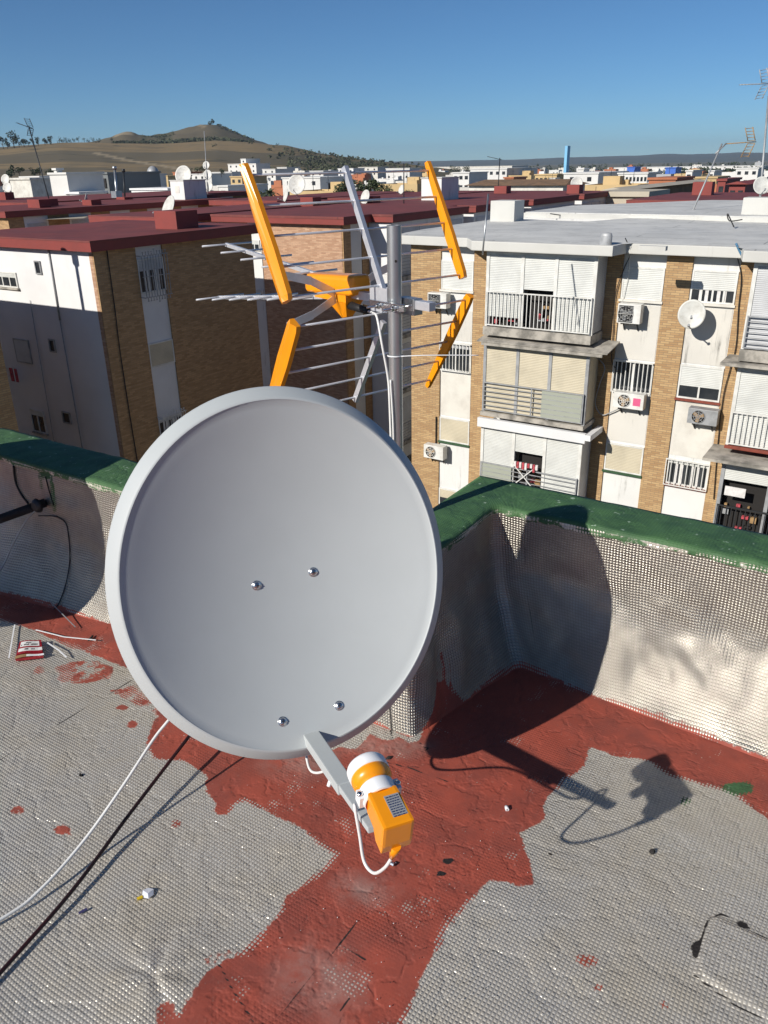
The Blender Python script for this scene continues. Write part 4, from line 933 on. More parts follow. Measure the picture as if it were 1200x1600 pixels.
for bi, (t0, t1) in enumerate(bays):
    bay = wbox('bay', 'white', C_, -21.95, -20.65, t0, t1, GROUND, -.74)
    nfl = 4 if bi < 2 else 2
    for k in range(nfl):
        for q in range(3):
            a0 = lerp(t0+.15, t1-.15, q/3)+.06; a1 = lerp(t0+.15, t1-.15, (q+1)/3)-.06; b = MB(); b.gbox(-20.65, -20.61, a0, a1, -2.15-2.72*k, -.95-2.72*k); b.build('shutter', 'shutter_g', bay)
    for k in range(nfl): b = MB(); b.gbox(-20.65, -20.45, t0-.02, t1+.02, -3.35-2.72*k, -3.15-2.72*k); b.build('balcony_slab', 'concrete', bay)
    for k in range(nfl if bi == 0 else 1): railing(bay, 's', -20.62, t0, t1, -3.1-2.72*k, -2.2-2.72*k, 'h', 'greymetal', d=.1)
    b = MB(); b.gbox(-21.90, -20.66, t0-.02, t0, -3.0, -.78); b.build('bay_panel', 'whiteclean', bay)
    wbox('brick_pier', 'brick_b', C_, -21.95, -21.75, t1+.05, t1+1.0, GROUND, -.70)
for (ta, tb_) in ((30.42, 31.0), (31.9, 32.45)): wbox('brick_pier', 'brick_b', C_, -21.95, -21.88, ta, tb_, GROUND, -.72)
wbox('white_band', 'white', C_, -21.95, -21.92, 31.02, 31.88, GROUND, -.72)

def block(s0, s1, t0, t1, lab, wm='brick_b', ztop=-.36, faces=True, top='redroof'):
    B_ = thing('apartment_block', G((s0+s1)/2, (t0+t1)/2, GROUND), lab, 'building')
    wbox('wall', wm, B_, s0, s1, t0, t1, GROUND, ztop-.34); roofpart(B_, s0, s1, t0, t1, .3, ztop, ztop-.34, top)
    t = t0+1.0
    while t+1.6 < t1:
        b = MB(); b.gbox(s1, s1+.02, t, t+1.6, GROUND, ztop-.36); wb_ = b.build('white_band', 'whiteclean', B_)
        for k in range(2): b = MB(); b.gbox(s1+.02, s1+.05, t+.15, t+1.45, -2.1-2.72*k, -1.1-2.72*k); b.build('shutter', 'shutter_g', wb_)
        t += 3.1
    s = s0+1.2
    while s+1.3 < s1: b = MB(); b.gbox(s, s+1.3, t0-.02, t0, GROUND, ztop-.36); b.build('white_band', 'white', B_); s += 3.4
    return B_
block(-35.0, -30.7, 27.8, 45.5, 'narrow red roofed block right behind the left roof with a dish on its edge', 'brick_p')
block(-52, -44.3, 29, 47.5, 'wide red roofed block behind the left roof with dark wall below its eave')
block(-42.6, -37.0, 44, 61, 'red roofed block carrying the white stair hut with a dish cluster', 'brick_b')
block(-66, -55, 38, 62, 'farthest left red roofed block whose edge lies under the two poles')
block(-35.6, -30.6, 48.5, 63, 'red roofed block between the stair hut and the white house, with two dishes')
block(-14.6, -5.0, 48.6, 60, 'low dark red roof beyond the grey white roof on the right', 'brick_b')
# beige canopy between the left roofs
b = MB(); k0 = atz(68, 338, -.8); b.hexa([atz(x, y, -.95) for x, y in ((72, 343), (130, 341), (150, 333), (80, 336))]+[atz(x, y, -.90) for x, y in ((72, 343), (130, 341), (150, 333), (80, 336))])
o = b.build('canopy', 'beigeroof', fix=True); tag(o, 'flat beige canopy in the gap between two red roofs on the left', 'canopy')

# ---------------- right white-and-brick building
T = 24.0
Q = thing('apartment_block', G(-6, 27, GROUND), 'apartment block on the right with yellow brick piers, white bands and glazed balconies', 'building')
wbox('wall', 'white', Q, -14.46, 6, T+.06, 31.4, GROUND, -.76)
for s0, s1 in ((-14.48, -13.35), (-12.13, -11.20), (-7.80, -7.32), (-6.09, -5.37), (-4.13, -3.55), (-.2, .5)): wbox('brick_pier', 'brick_y', Q, s0, s1, T, T+.06, GROUND, -.76)
wbox('side_wall', 'brick_y', Q, -14.50, -14.46, T+.01, 31.4, GROUND, -.76)
b = MB(); pts = [(-14.95, 23.72), (-12.2, 23.60), (-11.6, 22.75), (-7.25, 22.72), (-7.15, 23.62), (-4.1, 23.62), (-3.9, 22.75), (6.4, 22.7), (6.4, 31.3), (-14.3, 31.3), (-14.9, 27.5)]
b.prism([tuple(G(s, t)[:2]) for s, t in pts], -.74, -.46); rf = b.build('roof', 'whitelip', Q, fix=True, bevel=.03)
b = MB(); k = 0; nS, nT = 40, 16
def edge_t(s):
    if s < -12.2: return lerp(23.80, 23.68, (s+14.95)/2.75)
    if s < -11.6: return lerp(23.68, 22.83, (s+12.2)/.6)
    if s < -7.2: return 22.80
    if s < -4.1: return 23.70
    return 22.82
for i in range(nS+1):
    s = lerp(-14.88, 6.3, i/nS)
    for j in range(nT+1):
        t = lerp(edge_t(s), 31.25, j/nT); z = -.44+.05*math.sin(math.pi*min(1, j/nT*3)/2)+.035*noise.noise(Vector((s*.4, t*.4, 2)))
        if j == 0: z = -.458
        b.v.append(G(s, t, z))
for i in range(nS):
    for j in range(nT): a = i*(nT+1)+j; b.face((a, a+nT+1, a+nT+2, a+1), 0, True)
b.build('roof_coating', 'greyroof', rf)
# window columns (heights follow the photograph floor by floor)
fl = 2.72
def zz(z): return z+.152
cA, c1, c2 = (-13.33, -12.15), (-7.30, -6.11), (-5.35, -4.15)
TB = T+.055
window(Q, 't', TB, *cA, zz(-2.29), zz(-1.36), 1, 1, 'shutter_w', sill='lightplaster')
window(Q, 't', TB, *cA, zz(-5.0), zz(-4.02), .2, 2, 'shutter_g')
railing(Q, 't', TB, *cA, zz(-5.0), zz(-4.02), 'v', 'whitemetal', .12, 'window_grille', .12)
window(Q, 't', TB, *cA, zz(-7.57), zz(-6.69), 1, 1, 'shutter_c', sill='greenpaint')
window(Q, 't', TB, *cA, zz(-10.3), zz(-9.4), .4, 2, 'shutter_c', sill='greenpaint')
window(Q, 't', TB, *c1, zz(-2.20), zz(-1.29), 1, 1, 'shutter_w', sill='lightplaster')
window(Q, 't', TB, *c1, zz(-4.95), zz(-4.01), .0, 2, 'shutter_g')
railing(Q, 't', TB, *c1, zz(-4.97), zz(-3.98), 'v', 'whitemetal', .13, 'window_grille', .12)
window(Q, 't', TB, *c1, zz(-7.55), zz(-6.64), 1, 1, 'shutter_c', sill='greenpaint')
window(Q, 't', TB, *c2, zz(-2.16), zz(-1.28), .60, 4, 'shutter_w', sill='lightplaster', curtain=True)
window(Q, 't', TB, *c2, zz(-4.92), zz(-3.93), .62, 2, 'shutter_w', sill='redsill')
window(Q, 't', TB, *c2, zz(-7.63), zz(-6.84), .15, 3, 'shutter_w', sill='redsill', curtain=True)
railing(Q, 't', TB, c2[0]-.04, c2[1]+.04, zz(-7.66), zz(-6.80), 'v', 'whitemetal', .15, 'window_grille', .12)
for (a, c_, z0, z1, mm_) in ((*cA, zz(-3.95), zz(-2.95), 'dirty'), (*c1, zz(-3.95), zz(-2.35), 'dirty'), (*c1, zz(-6.55), zz(-5.05), 'dirty'), (*c2, zz(-3.88), zz(-2.30), 'dirty'), (*c2, zz(-6.70), zz(-5.0), 'lightplaster'), (*cA, zz(-6.62), zz(-5.1), 'lightplaster')):
    wbox('plaster_panel', mm_, Q, a+.01, c_-.01, TB-.012, T+.058, z0, z1)

def bal(root, s0, s1, ztop, zrail, zrb, zslab, t0=23.0, rmat=None, style='v', smat='shutter_w', fmat='whitemetal', opening=None, mid=None, slabmat='concrete', slabth=.18, slabov=.0, right=True, glass=None, seats=()):
    """one enclosed balcony: slab, railing, framed front of roller shutters, side screens"""
    b = MB(); b.gbox(s0-.06-slabov, s1+.06+slabov, t0-.04-slabov, T+.0, zslab-slabth, zslab); bl = b.build('balcony', slabmat, root, fix=True, bevel=.01)
    u = [s0, *(mid or (lerp(s0, s1, .35), lerp(s0, s1, .67))), s1]
    b = MB(); f = .05; tf = t0+.10
    for x in u: b.gbox(x-f, x+f, tf-.04, tf+.04, zslab, ztop)
    b.gbox(s0-f, s1+f, tf-.045, tf+.045, ztop-.10, ztop); b.gbox(s1-.04, s1+.045, tf, T, ztop-.10, ztop)
    b.build('frame', fmat, bl)
    for i in range(3):
        z0 = zslab+.02
        if opening and i in opening:
            z0 = opening[i]; wbox('opening', 'dark', bl, u[i]+f, u[i+1]-f, tf+.35, tf+.40, zslab, z0); 
            rr = random.Random(i+int(zslab*10))
            for k in range(9):
                a = rr.uniform(u[i]+.1, u[i+1]-.25); z = rr.uniform(zslab, (zslab+z0)/2+.1); b = MB(); b.gbox(a, a+rr.uniform(.05, .22), tf+.2, tf+.3-k*.005, z, z+rr.uniform(.04, .22)); b.build('stored_item', rr.choice(('dark', 'dark', 'wood', 'cloth_pink', 'greymetal')), bl)
        wbox('shutter', smat, bl, u[i]+f, u[i+1]-f, tf-.012, tf+.012, z0, ztop-.10)
    if right: wbox('side_screen', 'shutter_g' if smat != 'shutter_c' else 'shutter_c', bl, s1-.012, s1+.012, tf+.04, T, zslab+.02, ztop-.10)
    wbox('side_screen', smat, bl, s0-.012, s0+.012, tf+.04, T, zslab+.02, ztop-.10)
    r_ = railing(bl, 't', t0, s0, s1, zrb, zrail, style, rmat or ('whitemetal' if style == 'v' else 'greymetal'))
    railing(bl, 's', s1-.04, t0+.03, T-.05, zrb, zrail, style, 'whitemetal' if style == 'v' else 'greymetal')
    if glass: wbox('glass_screen', simple('pale_green_glass', (.34, .36, .30), .15), bl, glass[0], glass[1], t0-.02, t0-.005, zrb, zrail-.05)
    return bl
bs0, bs1 = -11.18, -7.80
bal(Q, bs0, bs1, zz(-.90), zz(-2.08), zz(-3.12), zz(-3.17), opening={0: zz(-2.86), 1: zz(-1.98)}, mid=(-10.03, -8.97), slabth=.26, slabmat='concrete')
b = MB(); b.hexa([G(-11.35, 22.78, zz(-3.62)), G(-7.15, 22.78, zz(-3.62)), G(-7.15, 23.9, zz(-3.46)), G(-11.35, 23.9, zz(-3.46)), G(-11.35, 22.78, zz(-3.59)), G(-7.15, 22.78, zz(-3.59)), G(-7.15, 23.9, zz(-3.42)), G(-11.35, 23.9, zz(-3.42))]); b.gbox(-11.2, -7.3, 22.8, 22.86, zz(-3.72), zz(-3.63)); b.build('awning', 'concrete', Q)
bal(Q, bs0, bs1, zz(-3.68), zz(-4.93), zz(-5.85), zz(-5.92), style='h', smat='shutter_c', fmat='greymetal', mid=(-10.05, -8.97), glass=(-9.15, -7.85), slabth=.14)
b = MB(); b.gbox(-11.28, -7.62, 22.86, 23.0, zz(-6.42), zz(-6.12)); b.gbox(-7.62, -7.45, 22.86, T, zz(-6.32), zz(-6.14)); b.build('fascia_board', 'whiteclean', Q)
bal(Q, bs0, bs1, zz(-6.30), zz(-7.66), zz(-8.6), zz(-8.66), style='h', smat='shutter_w', opening={1: zz(-7.13)}, mid=(-10.05, -8.97), glass=(-11.1, -10.05))
b = MB(); b.gbox(-7.85, -7.3, 23.35, 24.0, zz(-.80), zz(-.70)); 
b.build('awning', 'whitelip', Q)
# right-hand stack
rs0, rs1 = -3.60, 0.0
bal(Q, rs0, rs1, zz(-.90), zz(-2.25), zz(-3.10), zz(-3.14), style='h', slabth=.30, smat='shutter_g')
b = MB(); b.gbox(-4.05, .1, 22.72, 23.9, zz(-3.56), zz(-3.48)); b.build('awning', 'concrete', Q)
bal(Q, rs0, rs1, zz(-3.60), zz(-4.84), zz(-5.77), zz(-5.82), slabmat='redsill', slabth=.08, smat='shutter_w')
b = MB(); b.gbox(-4.1, .1, 22.5, 23.9, zz(-6.20), zz(-6.12)); b.build('awning', 'concrete', Q)
bal(Q, rs0, rs1, zz(-6.24), zz(-7.59), zz(-8.5), zz(-8.56), smat='shutter_w', opening={0: zz(-6.85), 1: zz(-6.85), 2: zz(-6.85)}, fmat='greymetal', rmat='darkmetal')
b = MB(); b.gbox(-3.45, -2.9, 22.9, 22.93, zz(-7.25), zz(-6.98)); o = b.build('hanging_laundry', 'cloth_white'); tag(o, 'white and pink washing in the lowest open balcony at the right edge', 'laundry')
b = MB(); rr = random.Random(3)
for k in range(9): a = lerp(bs0+1.25, bs0+2.0, k/8); b.gbox(a, a+.07, 22.9, 22.96, zz(-7.55)-rr.uniform(0, .15), zz(-7.42), 0 if k % 2 else 1)
b.bar(G(bs0+1.2, 22.93, zz(-8.3)), G(bs0+2.0, 22.93, zz(-7.5)), .03, .03, mi=2); b.bar(G(bs0+2.0, 22.93, zz(-8.3)), G(bs0+1.2, 22.93, zz(-7.5)), .03, .03, mi=2)
o = b.build('clothes_airer', ['cloth_pink', 'cloth_white', 'whitemetal']); tag(o, 'folding airer hung with red laundry inside the lowest visible balcony behind the green parapet', 'clothes airer')
# drooping wires on the facade
def wire(pts, lab, r_=.014, mat='black', cat='cable'):
    b = MB(); b.tube(bez(pts, 6), r_, 6); o = b.build('wire', mat); tag(o, lab, cat); return o
def fq(x, y, t=23.94): s_, z_ = att(x, y, t); return G(s_, t, z_)
wire([fq(977, 372, 23.58), fq(985, 395), fq(975, 420), fq(962, 460), fq(958, 520), fq(955, 560), fq(961, 575)], 'black cable looping down the brick pier beside the upper left air conditioner')
wire([fq(935, 560), fq(945, 575), fq(937, 600), fq(930, 630), fq(940, 648), fq(955, 644), fq(968, 638)], 'cable hanging in a loop between the middle balcony and the pink labelled air conditioner', .018, 'greymetal')
wire([fq(1147, 385), fq(1158, 430), fq(1154, 480), fq(1150, 540), fq(1140, 580), fq(1130, 620), fq(1122, 690), fq(1115, 780)], 'black cable running down the brick pier left of the right-hand balconies')
wire([fq(1150, 380, 23.6), fq(1160, 400, 23.6), fq(1168, 398, 23.6)], 'tangle of blue cable under the roof lip above the right brick pier', .03, simple('blue_cable', (.05, .16, .28), .5))
wire([fq(985, 385, 23.58), fq(982, 430), fq(974, 462), fq(968, 500)], 'thin white cable crossing the top left shutter beside the brick pier', .01, 'whitemetal')
# air conditioners
def aircon(x0, y0, x1, y1, lab, fan_left=True, dark=False, sticker=False, mat='whitemetal', d0=23.62):
    s0, z1 = att(x0, y0, d0); s1, z0 = att(x1, y1, d0); t0, t1 = d0, d0+.30
    root = thing('air_conditioner', G((s0+s1)/2, 24, z0), lab, 'air conditioner', 'air conditioner units on the yellow brick facade')
    b = MB(); b.gbox(s0, s1, t0, t1, z0, z1); b.build('casing', mat, root, fix=True, bevel=.015)
    cx = lerp(s0, s1, .36); cz = (z0+z1)/2; rr_ = (z1-z0)*.42
    b = MB(); b.lathe([(.0001, 0), (rr_, 0), (rr_, -.01)], G(cx, t0-.012, cz), E1, EZ, -E2, seg=24); f_ = b.build('fan_opening', 'dark', root)
    b = MB()
    for k in range(1, 4): b.lathe([(rr_*k/3.2, 0), (rr_*k/3.2+.012, 0)], G(cx, t0-.022, cz), E1, EZ, E2, seg=20)
    for k in range(4): a = math.pi*k/4; b.bar(G(cx, t0-.022, cz)-(E1*math.cos(a)+EZ*math.sin(a))*rr_, G(cx, t0-.022, cz)+(E1*math.cos(a)+EZ*math.sin(a))*rr_, .01, .006, E2)
    b.build('fan_grille', mat, f_)
    b = MB()
    for k in range(3): a = 2*math.pi*k/3+.4; b.bar(G(cx, t0-.014, cz), G(cx, t0-.014, cz)+(E1*math.cos(a)+EZ*math.sin(a))*rr_*.85, .09, .004, E2)
    b.build('fan_blade', 'greymetal' if dark else 'wood', f_)
    if dark:
        b = MB()
        for k in range(12): z = lerp(z0+.05, z1-.05, k/11); b.gbox(s0+.04, s0+(s1-s0)*.68, t0-.03, t0-.022, z-.010, z+.010)
        b.build('louvre', 'darkmetal', root)
    if sticker:
        b = MB(); b.gbox(lerp(s0, s1, .66), lerp(s0, s1, .90), t0-.004, t0-.001, lerp(z0, z1, .25), lerp(z0, z1, .75)); b.build('sticker', simple('pink_sticker', (.62, .10, .22), .5), root)
    b = MB()
    for u in (.2, .8): x = lerp(s0, s1, u); b.gbox(x-.02, x+.02, t0+.02, 24.0, z0-.04, z0-.004); b.hexa([G(x-.015, t0+.22, z0-.05), G(x+.015, t0+.22, z0-.05), G(x+.015, 24, z0-.26), G(x-.015, 24, z0-.26), G(x-.015, t0+.26, z0-.04), G(x+.015, t0+.26, z0-.04), G(x+.015, 24, z0-.2), G(x-.015, 24, z0-.2)])
    b.build('bracket', 'darkmetal', root)
aircon(966, 474, 999, 507, 'air conditioner with dark louvred front below the top shutter of the left white band', dark=True)
aircon(959, 612, 1004, 642, 'air conditioner with a pink sticker below the barred window', sticker=True)
aircon(1076, 637, 1119, 667, 'weathered grey air conditioner below the half shuttered window with red sill', mat='greymetal')
aircon(668, 457, 697, 483, 'air conditioner seen behind the aerial at mid height of the leftmost brick pier', dark=True)
aircon(662, 694, 692, 720, 'lowest air conditioner on the leftmost brick pier just right of the big dish')
rd = roofdish(G(-5.09, 23.35, zz(-2.50)), .36, 205, 'old grey dish fixed to the white band below the top right window', .12, 12, 'dishroof')
b = MB(); b.bar(G(-13.45, 23.95, zz(-6.7)), G(-13.45, 23.95, zz(-7.8)), .04, .03); o = b.build('drain_hose', 'black'); tag(o, 'short black pipe on the brick pier above the lowest air conditioner', 'pipe')

# second white roof behind, stair box, and rooftop things
W2 = thing('apartment_block', G(-5, 38, GROUND), 'second grey roofed block with a bright white edge behind the front white roof', 'building')
wbox('wall', 'white', W2, -14.2, 7, 32.3, 44.5, GROUND, -.40)
b = MB(); b.prism([tuple(G(s, t)[:2]) for s, t in ((-14.3, 32.6), (-6.4, 32.0), (7, 31.9), (7, 44.8), (-9.5, 44.8), (-14.3, 38))], -.62, -.22); rf = b.build('roof', 'whitelip', W2)
b = MB(); b.prism([tuple(G(s, t)[:2]) for s, t in ((-14.25, 32.75), (-6.4, 32.12), (6.9, 32.02), (6.9, 44.75), (-9.5, 44.75), (-14.25, 38))], -.23, -.19); b.build('roof_coating', 'greyroof', rf)
b = MB(); b.hexa([atz(x, y, -.43) for x, y in ((850, 352), (1200, 352), (1200, 340), (1120, 338))]+[atz(x, y, -.43)+EZ*h for (x, y), h in zip(((850, 352), (1200, 352), (1200, 340), (1120, 338)), (.01, .02, .22, .2))]); o = b.build('roof_ramp', 'greyroof', fix=True); tag(o, 'shallow grey cement ramp joining the two white roofs', 'ramp')
roofbox(-13.9, 30.2, 1.0, .9, .72, -.36, 'whitelip', 'squat white box on the back left corner of the front white roof', name='roof_box')
bxs, bxt = st(1182, 342, -.36)
roofbox(bxs, bxt, .95, .9, .74, -.36, 'whitelip', 'white masonry box on the right of the white roofs carrying a dish', name='roof_box')
b = MB(); P0 = atz(1020, 389, -.44); b.gbox(P0.dot(E1)-.35, P0.dot(E1)+.35, P0.dot(E2)-.1, P0.dot(E2)+.1, -.47, -.36); o = b.build('roof_block', 'whitelip'); tag(o, 'low white block lying on the front edge of the white roof', 'block')
b = MB(); b.lathe([(.20, 0), (.20, .26), (.17, .33), (.0001, .36)], G(-7.55, 22.95, -.48), E1*.9, E2*.5, EZ, seg=20); o = b.build('roof_pipe_cap', 'greymetal'); tag(o, 'rounded grey cap on the white roof edge above the top balcony', 'pipe cap')
b = MB(); b.tube([atz(1086, 340, -.4), atz(1086, 340, -.4)+EZ*1.0, ], .02, 8); 
bp = Vector(atz(1080, 335, -.36))
def onray(x, y, ref):                   # point seen at pixel (x, y), at the distance of ref
    d = ray(x, y); return CO + d*((ref-CO).dot(fwd)/d.dot(fwd))
b = MB(); b.tube([bp, onray(1128, 225, bp)], .035, 8); b.tube([onray(1118, 240, bp), onray(1135, 224, bp)], .03, 6); mA = b.build('antenna_mast', 'greymetal'); tag(mA, 'leaning grey pole with an old orange aerial at the right of the white roofs', 'mast')
def yagi(c, ax, scale, lab, mat='wood', nd_=6, refl=True):
    root = thing('tv_antenna', c, lab, 'antenna'); ax = ax.normalized(); sd2 = ax.cross(EZ).normalized()
    b = MB(); b.tube([c-ax*.2*scale, c+ax*1.1*scale], .022, 6)
    for k in range(nd_): p = c+ax*(.2+.85*k/(nd_-1))*scale; b.tube([p-sd2*.2*scale, p+sd2*.2*scale], .013, 5)
    b.build('boom', mat, root)
    if refl:
        b = MB()
        for sg in (-1, 1):
            for k in range(5): p = c+ax*(.06*k)*scale*.6+EZ*sg*(.06+.12*k)*scale; b.tube([p-sd2*.35*scale, p+sd2*.35*scale], .013, 5)
            for e in (-1, 1): b.tube([c+sd2*e*.35*scale+EZ*sg*.05*scale, c+sd2*e*.35*scale+ax*.2*scale+EZ*sg*.58*scale], .02, 5)
        b.build('reflector', 'wood' if mat == 'wood' else mat, root)
    return root
yagi(onray(1174, 222, bp), (onray(1145, 224, bp)-onray(1174, 222, bp)), .95, 'old orange yagi aerial on the leaning pole at upper right')
bq = atz(1186, 328, -.36)
b = MB(); b.tube([bq, onray(1201, 150, bq)], .045, 8); mB = b.build('antenna_mast', 'greymetal'); tag(mB, 'tall grey pole rising past the right edge of the view', 'mast')
yagi(onray(1196, 131, bq), onray(1166, 132, bq)-onray(1196, 131, bq), 1.0, 'thin aerial at the very top right against the sky', 'greymetal', 7, True)
roofdish(Vector(atz(1183, 336, -.36))+EZ*.72, .31, 185, 'large pale dish on top of the white masonry box at the right edge', .36, 20)
wire([atz(860, 360-26, -.2), onray(900, 338, bp)*1, onray(1000, 339, bp), onray(1060, 335, bp), onray(1110, 334, bp), onray(1145, 338, bp), onray(1170, 347, bp), onray(1168, 350, bp), onray(1142, 351, bp)], 'long black wire lying across the white roofs and curling into a loop', .02)
wire([fq(1147, 355, 29), fq(1137, 334, 29), fq(1140, 345, 29), fq(1160, 343, 29)], 'bundle of bent black wires standing in the loop on the white roof', .02)
pb = atz(754, 398, -.44)
b = MB(); b.tube([pb, onray(763, 303, pb)], .022, 8); o = b.build('antenna_mast', 'galv'); tag(o, 'thin bare steel pole on the front left of the white roof', 'mast')

# roof furniture on the red roofs
def stand(x, y, z=-.36): return Vector(atz(x, y, z))
def hut(x0, x1, y0, x2, y1, lab, mat='white', z=-.36, vent=False):
    """stair hut: front face x0..x1 at base y0, side to x2, top at y1"""
    A = stand(x0, y0, z); B = stand(x1, y0, z); top = onray((x0+x1)/2, y1, (A+B)/2).z; w_ = abs(B.dot(E1)-A.dot(E1)); s0 = A.dot(E1); t0 = (A.dot(E2)+B.dot(E2))/2
    root = thing('stair_hut', G(s0+w_/2, t0+.8, z), lab, 'roof hut')
    b = MB(); b.gbox(s0, s0+w_, t0, t0+2.2, z, top-.06); b.build('wall', mat, root)
    b = MB(); b.gbox(s0-.05, s0+w_+.05, t0-.05, t0+2.25, top-.06, top); b.build('roof', 'whitelip', root)
    if vent: b = MB(); b.gbox(s0+w_*.35, s0+w_*.65, t0-.02, t0, lerp(z, top, .35), lerp(z, top, .7)); b.build('vent', 'lightplaster', root)
hut(267, 291, 312, 312, 281, 'white stair hut with a small vent on the red roofs at left', vent=True)
hut(657, 691, 313, 710, 277, 'white stair hut on the red roofs right of the aerial spine')
for (x, y, w_, h, lab, mt) in ((62, 324, 1.3, .75, 'wide red chimney box left of the leaning aerial pole', 'redfascia'), (78, 322, .8, .7, 'narrow red chimney box beside the leaning aerial pole', 'redfascia'), (8, 312, 1.6, .9, 'red chimney box at the far left edge below a white dish', 'redfascia'), (144, 320, 1.0, .5, 'low red chimney box beside an edge-on dish', 'redfascia'), (486, 321, 1.0, .72, 'red chimney box below the white house on the central red roofs', 'redfascia'),
        (580, 317, .9, .6, 'red chimney box to the right of the tilted white dish', 'redfascia'), (325, 309, 1.2, .4, 'low red plinth under the stack of three dishes', 'redfascia'), (785, 302, 1.1, .8, 'double red chimney box on the roof right of the thin steel pole', 'redfascia'), (898, 302, 1.0, .9, 'red chimney box in front of the round mesh dish', 'redfascia'), (1098, 304, 1.3, 1.2, 'red chimney box on the low red roof at right', 'redfascia'), (195, 312, 1.0, .3, 'low red plinth under two slim flues', 'redfascia')):
    P0 = stand(x, y); roofbox(P0.dot(E1), P0.dot(E2), w_*.9, .8, h*.62, -.36, mt, lab)
for (x, y, xt, yt, rad, lab, pole) in ((12, 312, 11, 293, .75, 'white dish on the red chimney at the far left edge', 1.), (10, 305, 8, 280, .60, 'second paler dish higher up at the far left edge', 1), (133, 316, 134, 309, .35, 'small white dish seen edge-on on the left red roofs', .4),
        (286, 300, 286, 273, .95, 'large translucent looking dish just above the white stair hut', 1), (448, 318, 446, 305, .55, 'dish seen nearly edge-on left of the red chimney box below the white house', .5), (568, 318, 570, 308, .62, 'tilted white dish right of the aerial spine', .5), (626, 304, 627, 296, .42, 'small white dish on the far red roof left of the stair hut', .5), (465, 308, 463, 288, .95, 'large grey dish in front of the white house', 1.),
        (902, 300, 901, 286, .85, 'round mesh dish above the red chimney box', .9)):
    P0 = stand(x, y); c = onray(xt, yt, P0); k = (P0-CO).dot(fwd)/FPX; rad = {True: rad}[True]
    px_r = {(12, 312): 7.5, (10, 305): 7, (133, 316): 7, (286, 300): 13, (448, 318): 9, (568, 318): 10.5, (626, 304): 6.5, (465, 308): 14, (902, 300): 9}[(x, y)]
    P0 = P0.copy(); face = 262 if (x, y) == (133, 316) else (245 if (x, y) in ((448, 318),) else (232 if (x, y) in ((568, 318), (626, 304)) else 190))
    roofdish(Vector((c.x, c.y, min(P0.z, c.z-.3))), px_r*k, face, lab, c.z-min(P0.z, c.z-.3), 18)
P0 = stand(325, 309)
for i, (xt, yt, pr) in enumerate(((322, 258, 5.5), (324, 273, 7), (325, 291, 7.5))):
    c = onray(xt, yt, P0); roofdish(c-EZ*.15, pr*(P0-CO).dot(fwd)/FPX, 190, ('topmost dish of the stack of three on one pole', 'middle dish of the stack of three on one pole', 'lowest dish of the stack of three on one pole')[i], .15, 18)
b = MB(); b.tube([P0, onray(319, 205, P0)], .03, 6); o = b.build('antenna_mast', 'greymetal'); tag(o, 'thin vertical pole behind the stack of three dishes against the hill', 'mast')
P0 = stand(79, 320)
b = MB(); b.tube([P0, onray(45, 197, P0)], .04, 6); o = b.build('antenna_mast', 'darkmetal'); tag(o, 'long dark pole leaning left in front of the hill', 'mast')
yagi(onray(48, 200, P0), onray(42, 198, P0)-onray(50, 201, P0), .9, 'small dark aerial on top of the long leaning pole', 'darkmetal', 4, True)
for i, (x, y, yt) in enumerate(((183, 309, 264), (195, 308, 268))):
    P0 = stand(x, y); tp = onray(x-4 if i == 0 else x-2, yt, P0); b = MB(); b.tube([P0, tp], .10 if i == 0 else .07, 10); b.tube([tp-EZ*.05, tp+EZ*.2], .17 if i == 0 else .13, 10)
    if i == 0: b.gbox(P0.dot(E1)-.3, P0.dot(E1)+.3, P0.dot(E2)-.3, P0.dot(E2)+.3, P0.z, P0.z+.5)
    o = b.build('flue', 'galv' if i == 0 else 'darkmetal'); tag(o, ('grey metal flue with cowl on a box, left of the pair', 'darker thin flue with cowl, right of the pair')[i], 'flue')
P0 = stand(778, 300)
b = MB(); b.tube([P0, onray(781, 247, P0)], .035, 6); o = b.build('antenna_mast', 'darkmetal'); tag(o, 'dark thin pole with a small aerial against the horizon', 'mast')
yagi(onray(781, 249, P0), onray(768, 246, P0)-onray(781, 249, P0), .9, 'small aerial pointing left just above the distant ridge', 'darkmetal', 5, False)
P0 = stand(631, 318)
b = MB(); b.tube([P0, onray(631, 255, P0)], .03, 6); o = b.build('antenna_mast', 'darkmetal'); tag(o, 'thin dark pole on the central red roofs near the right end caps', 'mast')
